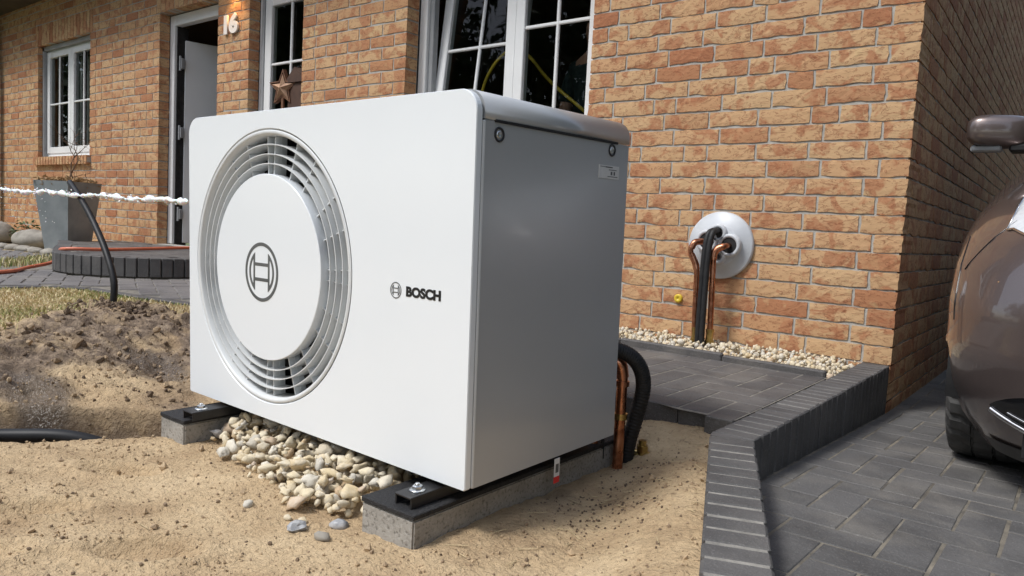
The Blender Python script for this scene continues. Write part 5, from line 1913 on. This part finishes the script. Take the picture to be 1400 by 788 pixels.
# patches lying on the body: proud of it by a few millimetres
def patch(name, uz, mat, off=.003, parent=None, nu=14, nz=8, smooth=True, side=1):
    """uz(s,t)->(u,z); s,t in 0..1"""
    g = []
    for j in range(nz + 1):
        for i in range(nu + 1):
            u, z = uz(i / nu, j / nz)
            p = car_pt(u, z); e = car_pt(min(u + .25, NP - 1.01), z) - car_pt(max(u - .25, 0), z)
            h = car_pt(u, z + .006) - car_pt(u, z - .006)
            nrm = e.cross(h).normalized()
            if nrm.y > 0 and u < NF - 3:
                nrm = -nrm
            if u >= NF - 3 and nrm.x > 0:
                nrm = -nrm
            o = off(i / nu, j / nz) if callable(off) else off
            q = p + nrm * o
            g.append((q.x * side, q.y, q.z))
    mb = MB()
    qa, qb, qc = (Vector(g[(nz // 2) * (nu + 1) + nu // 2 + k_]) for k_ in (0, 1, nu + 1))
    flip = (qb - qa).cross(qc - qa).dot(Vector((nrm.x * side, nrm.y, nrm.z))) < 0          # faces look outwards
    fs_ = [(j * (nu + 1) + i, j * (nu + 1) + i + 1, (j + 1) * (nu + 1) + i + 1, (j + 1) * (nu + 1) + i) for j in range(nz) for i in range(nu)]
    mb.add(g, [f_[::-1] for f_ in fs_] if flip else fs_, 0, smooth)
    return mb.obj(name, mat, parent or car, recalc=False)
def line_on(name, pts_, mat, r_=.004, off=.003, side=1, parent=None):
    g = []
    for (u, z) in pts_:
        p = car_pt(u, z); e = car_pt(min(u + .25, NP - 1.01), z) - car_pt(max(u - .25, 0), z); h = car_pt(u, z + .006) - car_pt(u, z - .006)
        nrm = e.cross(h).normalized()
        if (u < NF - 3 and nrm.y > 0) or (u >= NF - 3 and nrm.x > 0):
            nrm = -nrm
        q = p + nrm * off
        g.append((q.x * side, q.y, q.z))
    mb = MB(); mb.tube(g, r_, 8); return mb.obj(name, mat, parent or car, recalc=False)
for side in (1, -1):
    # headlamp
    def hl(s, t):
        u = 6.2 + 9.2 * s
        zb = .685 + .085 * s ** 1.6; zt = .84 + .225 * s ** 1.1 - .03 * math.sin(3.14 * s)
        return u, zb + (zt - zb) * (.04 + .92 * t) if 0 < s < 1 else zb + (zt - zb) * t
    hb = patch('headlight', hl, M['lamp_silver'], .002, side=side)
    patch('lens', hl, M['lens_clear'], lambda s, t: .004 + .014 * math.sin(math.pi * t) ** .5 * math.sin(math.pi * min(1, s * 1.0)) ** .5, hb, side=side)
    line_on('bezel', [hl(s, 0) for s in np.linspace(0, 1, 18)] + [hl(1, t) for t in np.linspace(0, 1, 6)] + [hl(s, 1) for s in np.linspace(1, 0, 18)] + [hl(0, t) for t in np.linspace(1, 0, 4)], M['chrome'], .0035, .004, side, hb)
    for (us, zz, r_) in ((9.6, .815, .055), (12.9, .905, .056)):
        c = car_pt(us, zz); mb = MB()
        mb.lathe([(r_, -.014), (r_ * .96, -.010), (r_ * .8, .006), (r_ * .42, .012), (r_ * .38, -.006), (0, -.010)], (c.x * side, c.y + .012, c.z), 'y', 28)
        mb.lathe([(r_ * 1.12, -.010), (r_ * 1.0, -.016), (r_ * .98, -.008)], (c.x * side, c.y + .012, c.z), 'y', 28)
        mb.obj('reflector', M['chrome'], hb)
    # ribbed lower part of the lamp
    for q in range(5):
        line_on('reflector_rib', [(7.2 + q * 1.1 + .4 * k, .715 + .012 * q + .012 * k) for k in range(4)], M['chrome'], .004, .004, side, hb)
    # fog lamp opening with chrome strip
    def fg(s, t):
        u = 8.0 + 7.9 * s
        zc = .258 + .02 * s; hh = .068 * (1 - .92 * s ** 2.2)
        return u, zc - hh * .75 + (hh * 2.0) * t
    fo = patch('fog_lamp', fg, M['car_gloss'], .002, nu=16, nz=8, side=side)
    line_on('chrome_strip', [fg(s, 0) for s in np.linspace(0.0, .99, 18)], M['chrome'], .0085, .004, side, fo)
    line_on('chrome_strip', [(fg(s, 0)[0], fg(s, 0)[1] + .028) for s in np.linspace(0.0, .78, 14)], M['chrome'], .003, .004, side, fo)
    for zz in (.285, .302, .319):
        line_on('grille_bar', [(u, zz) for u in np.linspace(8.1, 11.4, 8)], M['car_black'], .005, .005, side, fo)
    c = car_pt(9.0, .31); mb = MB(); mb.lathe([(.042, -.012), (.036, -.004), (.0, .006)], (c.x * side, c.y, c.z), 'y', 24); mb.obj('reflector', M['chrome'], fo)
    # lower black lip
    patch('bumper_lip', lambda s, t: (0 + 19.0 * s, .127 + .045 * t), M['car_black'], .006, nu=30, nz=3, side=side)
    # seams: bonnet / wing / bumper
    line_on('panel_seam', [(14.9 + .42 * k, .80 - .0135 * k) for k in range(12)], M['car_gloss'], .0022, .0002, side)
    line_on('panel_seam', [(17.5 - .35 * k, 1.015 - .0065 * k) for k in range(10)], M['car_gloss'], .002, .0002, side)
    line_on('panel_seam', [(20.5 + .02 * k, .50 + .028 * k) for k in range(10)], M['car_gloss'], .0022, .0002, side)
    # mirror: shell, arm, lamp strip, glass
    import bmesh as _b2
    mr = MB()
    v_, f_ = ICO3
    q = []
    for p in v_:
        x, y, z = p
        x = np.sign(x) * abs(x) ** .62; z = np.sign(z) * abs(z) ** .62; y = np.sign(y) * abs(y) ** .8
        q.append((side * (-.835 + x * .122), .10 + y * .075 + .03 * x, 1.212 + z * .070 - .006 * x))
    mr.add(q, f_.tolist(), 0, True)
    mo = mr.obj('mirror', M['paint'], car)
    mb = MB(); mb.bbox(-.80, -.66, .06, .15, 1.125, 1.158, .008) if side > 0 else mb.bbox(.66, .80, .06, .15, 1.125, 1.158, .008)
    mb.obj('mirror_arm', M['car_black'], mo)
    mb = MB()
    if side > 0:
        mb.bbox(-.932, -.827, .045, .11, 1.132, 1.155, .006)
    else:
        mb.bbox(.827, .932, .045, .11, 1.132, 1.155, .006)
    mb.obj('indicator', M['lens_clear'], mo)
    mb = MB(); mb.bbox(-.935, -.825, .052, .115, 1.128, 1.151, .005) if side > 0 else mb.bbox(.825, .935, .052, .115, 1.128, 1.151, .005)
    mb.obj('mirror_base', M['grey_plastic'], mo)
    # door handles and seams
    for yy in (.95, 1.75):
        mb = MB(); mb.bbox(-.857 if side > 0 else .835, -.835 if side > 0 else .857, yy, yy + .16, .84, .87, .006); mb.obj('door_handle', M['paint'], car)
# grille, badge-less nose, number plate holder left blank
for side in (1, -1):
    patch('grille', lambda s, t: (0 + 6.6 * s, .56 + .15 * t * (1 - .25 * s)), M['car_gloss'], .003, nu=10, nz=4, side=side)
    patch('lower_grille', lambda s, t: (0 + 7.2 * s, .26 + .14 * t), M['car_gloss'], .003, nu=10, nz=4, side=side)
    for zz in (.59, .625, .66):
        line_on('grille_bar', [(u, zz) for u in np.linspace(0, 6.0, 10)], M['chrome'], .004, .005, side)
# wheels
def wheel(sx, wy):
    w = link('wheel', None, car, (sx * .718, wy, WR))
    t = MB()
    n_ = 120
    prof = [(.205, -.09), (.24, -.104), (.285, -.108), (.302, -.102), (.310, -.092), (.3145, -.06), (.315, -.035), (.3085, -.033), (.3085, -.027), (.315, -.025), (.315, .0), (.315, .025), (.3085, .027), (.3085, .033), (.315, .035), (.3145, .06), (.310, .092), (.302, .102), (.285, .108), (.24, .104), (.205, .09)]
    vs_ = []
    for i, (r_, h) in enumerate(prof):
        for j in range(n_):
            rr3 = r_
            if 3 <= i <= 17 and ((j + int(abs(i - 10) * .6)) % 4 == 0):
                rr3 -= .009
            a = 2 * math.pi * j / n_
            vs_.append((h, rr3 * math.cos(a), rr3 * math.sin(a)))
    t.add(vs_, [(i * n_ + j, i * n_ + (j + 1) % n_, (i + 1) * n_ + (j + 1) % n_, (i + 1) * n_ + j) for i in range(len(prof) - 1) for j in range(n_)], 0, False)
    t.obj('tyre', M['tyre'], w)
    r = MB(); s = -1 if sx < 0 else 1
    r.lathe([(.208, s * .09), (.20, s * .075), (.185, s * .05), (.185, -s * .08), (0, -s * .08)], (0, 0, 0), 'x', 40)
    for k in range(5):
        m4 = Matrix.Rotation(2 * math.pi * k / 5, 4, 'X')
        r.bbox(s * .06 - .012, s * .06 + .012, -.022, .022, .03, .198, .005, 0, m4)
    r.lathe([(.0, s * .08), (.045, s * .078), (.055, s * .06)], (0, 0, 0), 'x', 24)
    r.obj('rim', M['rim'], w)
for sx in (-1, 1):
    for wy in (WY, WY2):
        wheel(sx, wy)
    for wy in (WY, WY2):
        a = MB(); a.lathe([(.372, .16), (.372, -.13)], (sx * .69, wy, WR), 'x', 40, a0=R(-10), a1=R(190)); a.lathe([(.372, 0), (0, 0)], (sx * .56, wy, WR), 'x', 40)
        a.obj('wheel_liner', M['car_black'], car, recalc=False)

# ------------------------------------------------------------------ out of view: trees the panes and paint reflect; hedge and house added for shade
def tree(x, y, h, cr_, seed, label):
    t = thing('street_tree', label, 'tree', (x, y, -.36), group='trees across the street')
    r = np.random.default_rng(seed)
    tb = MB()
    tb.tube([(0, 0, 0), (.1, 0, h * .25), (.0, .1, h * .5), (.1, 0, h * .8)], .2, 10, rr=[.22, .17, .13, .05])
    for k in range(9):
        a = r.uniform(0, 6.28); z = h * r.uniform(.3, .6); L = cr_ * r.uniform(.6, .95)
        tb.tube([(0, 0, z), (math.cos(a) * L * .5, math.sin(a) * L * .5, z + L * .4), (math.cos(a) * L, math.sin(a) * L, z + L * .6)], .05, 6, rr=[.08, .05, .02])
    tb.obj('trunk', M['bark'], t, recalc=False)
    V = []; F = []
    cl_ = [(r.normal(0, cr_ * .45), r.normal(0, cr_ * .45), h * .62 + r.normal(0, h * .17), r.uniform(.5, 1.0) * cr_ * .5) for k in range(40)]
    for (cx2, cy2, cz2, rr4) in cl_:
        for k in range(150):
            d_ = r.normal(0, 1, 3); d_ /= np.linalg.norm(d_); p = np.array((cx2, cy2, cz2)) + d_ * rr4 * r.uniform(.55, 1) * np.array((1, 1, .75))
            u = r.normal(0, 1, 3); u /= np.linalg.norm(u); w_ = np.cross(u, d_); L = r.uniform(.14, .28)
            o = len(V); V += [tuple(p - u * L), tuple(p + w_ * L * .6), tuple(p + u * L), tuple(p - w_ * L * .6)]; F.append((o, o + 1, o + 2, o + 3))
    me = bpy.data.meshes.new('crown'); me.from_pydata(V, [], F); me.materials.append(M['tree_leaf'])
    link('crown', me, t)
TREES = ((-16, -13, 13, 4.2, 'tall green street tree across the road opposite the narrow star window'), (-10.5, -15, 12, 3.8, 'green street tree across the road opposite the open door'),
         (-5.5, -16.5, 9.5, 3.2, 'smaller green street tree across the road opposite the big window'), (-.5, -16.5, 11, 3.6, 'green street tree across the road straight behind the viewer'),
         (5, -15, 9, 3.2, 'green street tree across the road opposite the driveway'), (-22, -12, 12, 4.0, 'broad green street tree across the road beyond the end of the house'),
         (-28, -9.5, 11, 4.0, 'green street tree on the verge well past the house end'), (-35, -8, 12, 4.5, 'farthest green street tree along the road past the house'),
         (-20, -18, 14, 4.5, 'tallest green tree standing behind the row of street trees'))
for k, (x, y, h, c, lb_) in enumerate(TREES):
    tree(x, y, h, c, 200 + k, lb_)
hd_ = thing('occluder_hedge', 'tall dark hedge added out of view beyond the driveway to shade the side wall', 'hedge', (2.75, 0, -.36))  # unseen hedge, added to keep sky light off the house's side wall
t = MB(); t.bbox(-.05, .85, -3.4, 10.0, 0, 4.3, .12); t.obj('occluder_core', M['hedge'], hd_)
V = []; F = []
for k in range(26000):
    y = rng.uniform(-3.5, 10.0); z = rng.uniform(.05, 4.4)
    x = -.06 - abs(rng.normal(0, .07)) + .05 * math.sin(y * 2.3 + z) if rng.random() < .8 else rng.uniform(-.05, .85)
    if x > -.03:
        z = 4.3 + abs(rng.normal(0, .07))
    m4 = Matrix.Translation((x, y, z)) @ Euler((rng.uniform(-.6, .6), rng.uniform(-.6, .6), rng.uniform(-1.2, 1.2))).to_matrix().to_4x4()
    L = rng.uniform(.06, .12); o = len(V)
    V += [tuple(m4 @ Vector(p)) for p in ((0, -L * .4, -L), (0, L * .4, -L), (0, 0, L))]; F.append((o, o + 1, o + 2))
me = bpy.data.meshes.new('foliage'); me.from_pydata(V, [], F); me.materials.append(M['hedge']); stuff(link('foliage', me, hd_))
nb = thing('occluder_house', 'brown brick house added out of view beyond the driveway to block sky light', 'house', (5.2, 0, -.36))  # unseen house, added to block the sky on the driveway side
t = MB(); t.prism([(0, 0), (8.0, 0), (8.0, 5.6), (4.0, 8.8), (0, 5.6)], -5.5, 12.0, 0, 'xz'); t.obj('wall', M['occluder_brick'], nb)
t = MB(); t.prism([(-.4, 5.35), (4.0, 8.85), (4.0, 9.05), (-.45, 5.5)], -5.8, 12.3, 0, 'xz'); t.prism([(4.0, 8.85), (8.4, 5.35), (8.45, 5.5), (4.0, 9.05)], -5.8, 12.3, 0, 'xz'); t.obj('roof', M['rooftile'], nb)
for (y0, z0) in ((-3.6, 1.2), (.6, 1.2), (5.0, 1.2), (-3.6, 3.7), (.6, 3.7), (5.0, 3.7)):
    t = MB(); frame_rect(t, y0, y0 + 1.2, z0, z0 + 1.35, .08, -.02, .04)
    t.v = [(y_ * 1.0, x_, z_) for (x_, y_, z_) in t.v]
    wn = t.obj('window', M['upvc'], nb)
    t = MB(); t.add([(-.01, y0 + .07, z0 + .07), (-.01, y0 + 1.13, z0 + .07), (-.01, y0 + 1.13, z0 + 1.28), (-.01, y0 + .07, z0 + 1.28)], [(0, 1, 2, 3)]); t.obj('pane', M['car_gloss'], wn, recalc=False)
sr = MB(); sr.add([(-60, -13.5, -.30), (60, -13.5, -.30), (60, -8.0, -.30), (-60, -8.0, -.30)], [(0, 1, 2, 3)])
structure(sr.obj('street', M['street'], recalc=False))
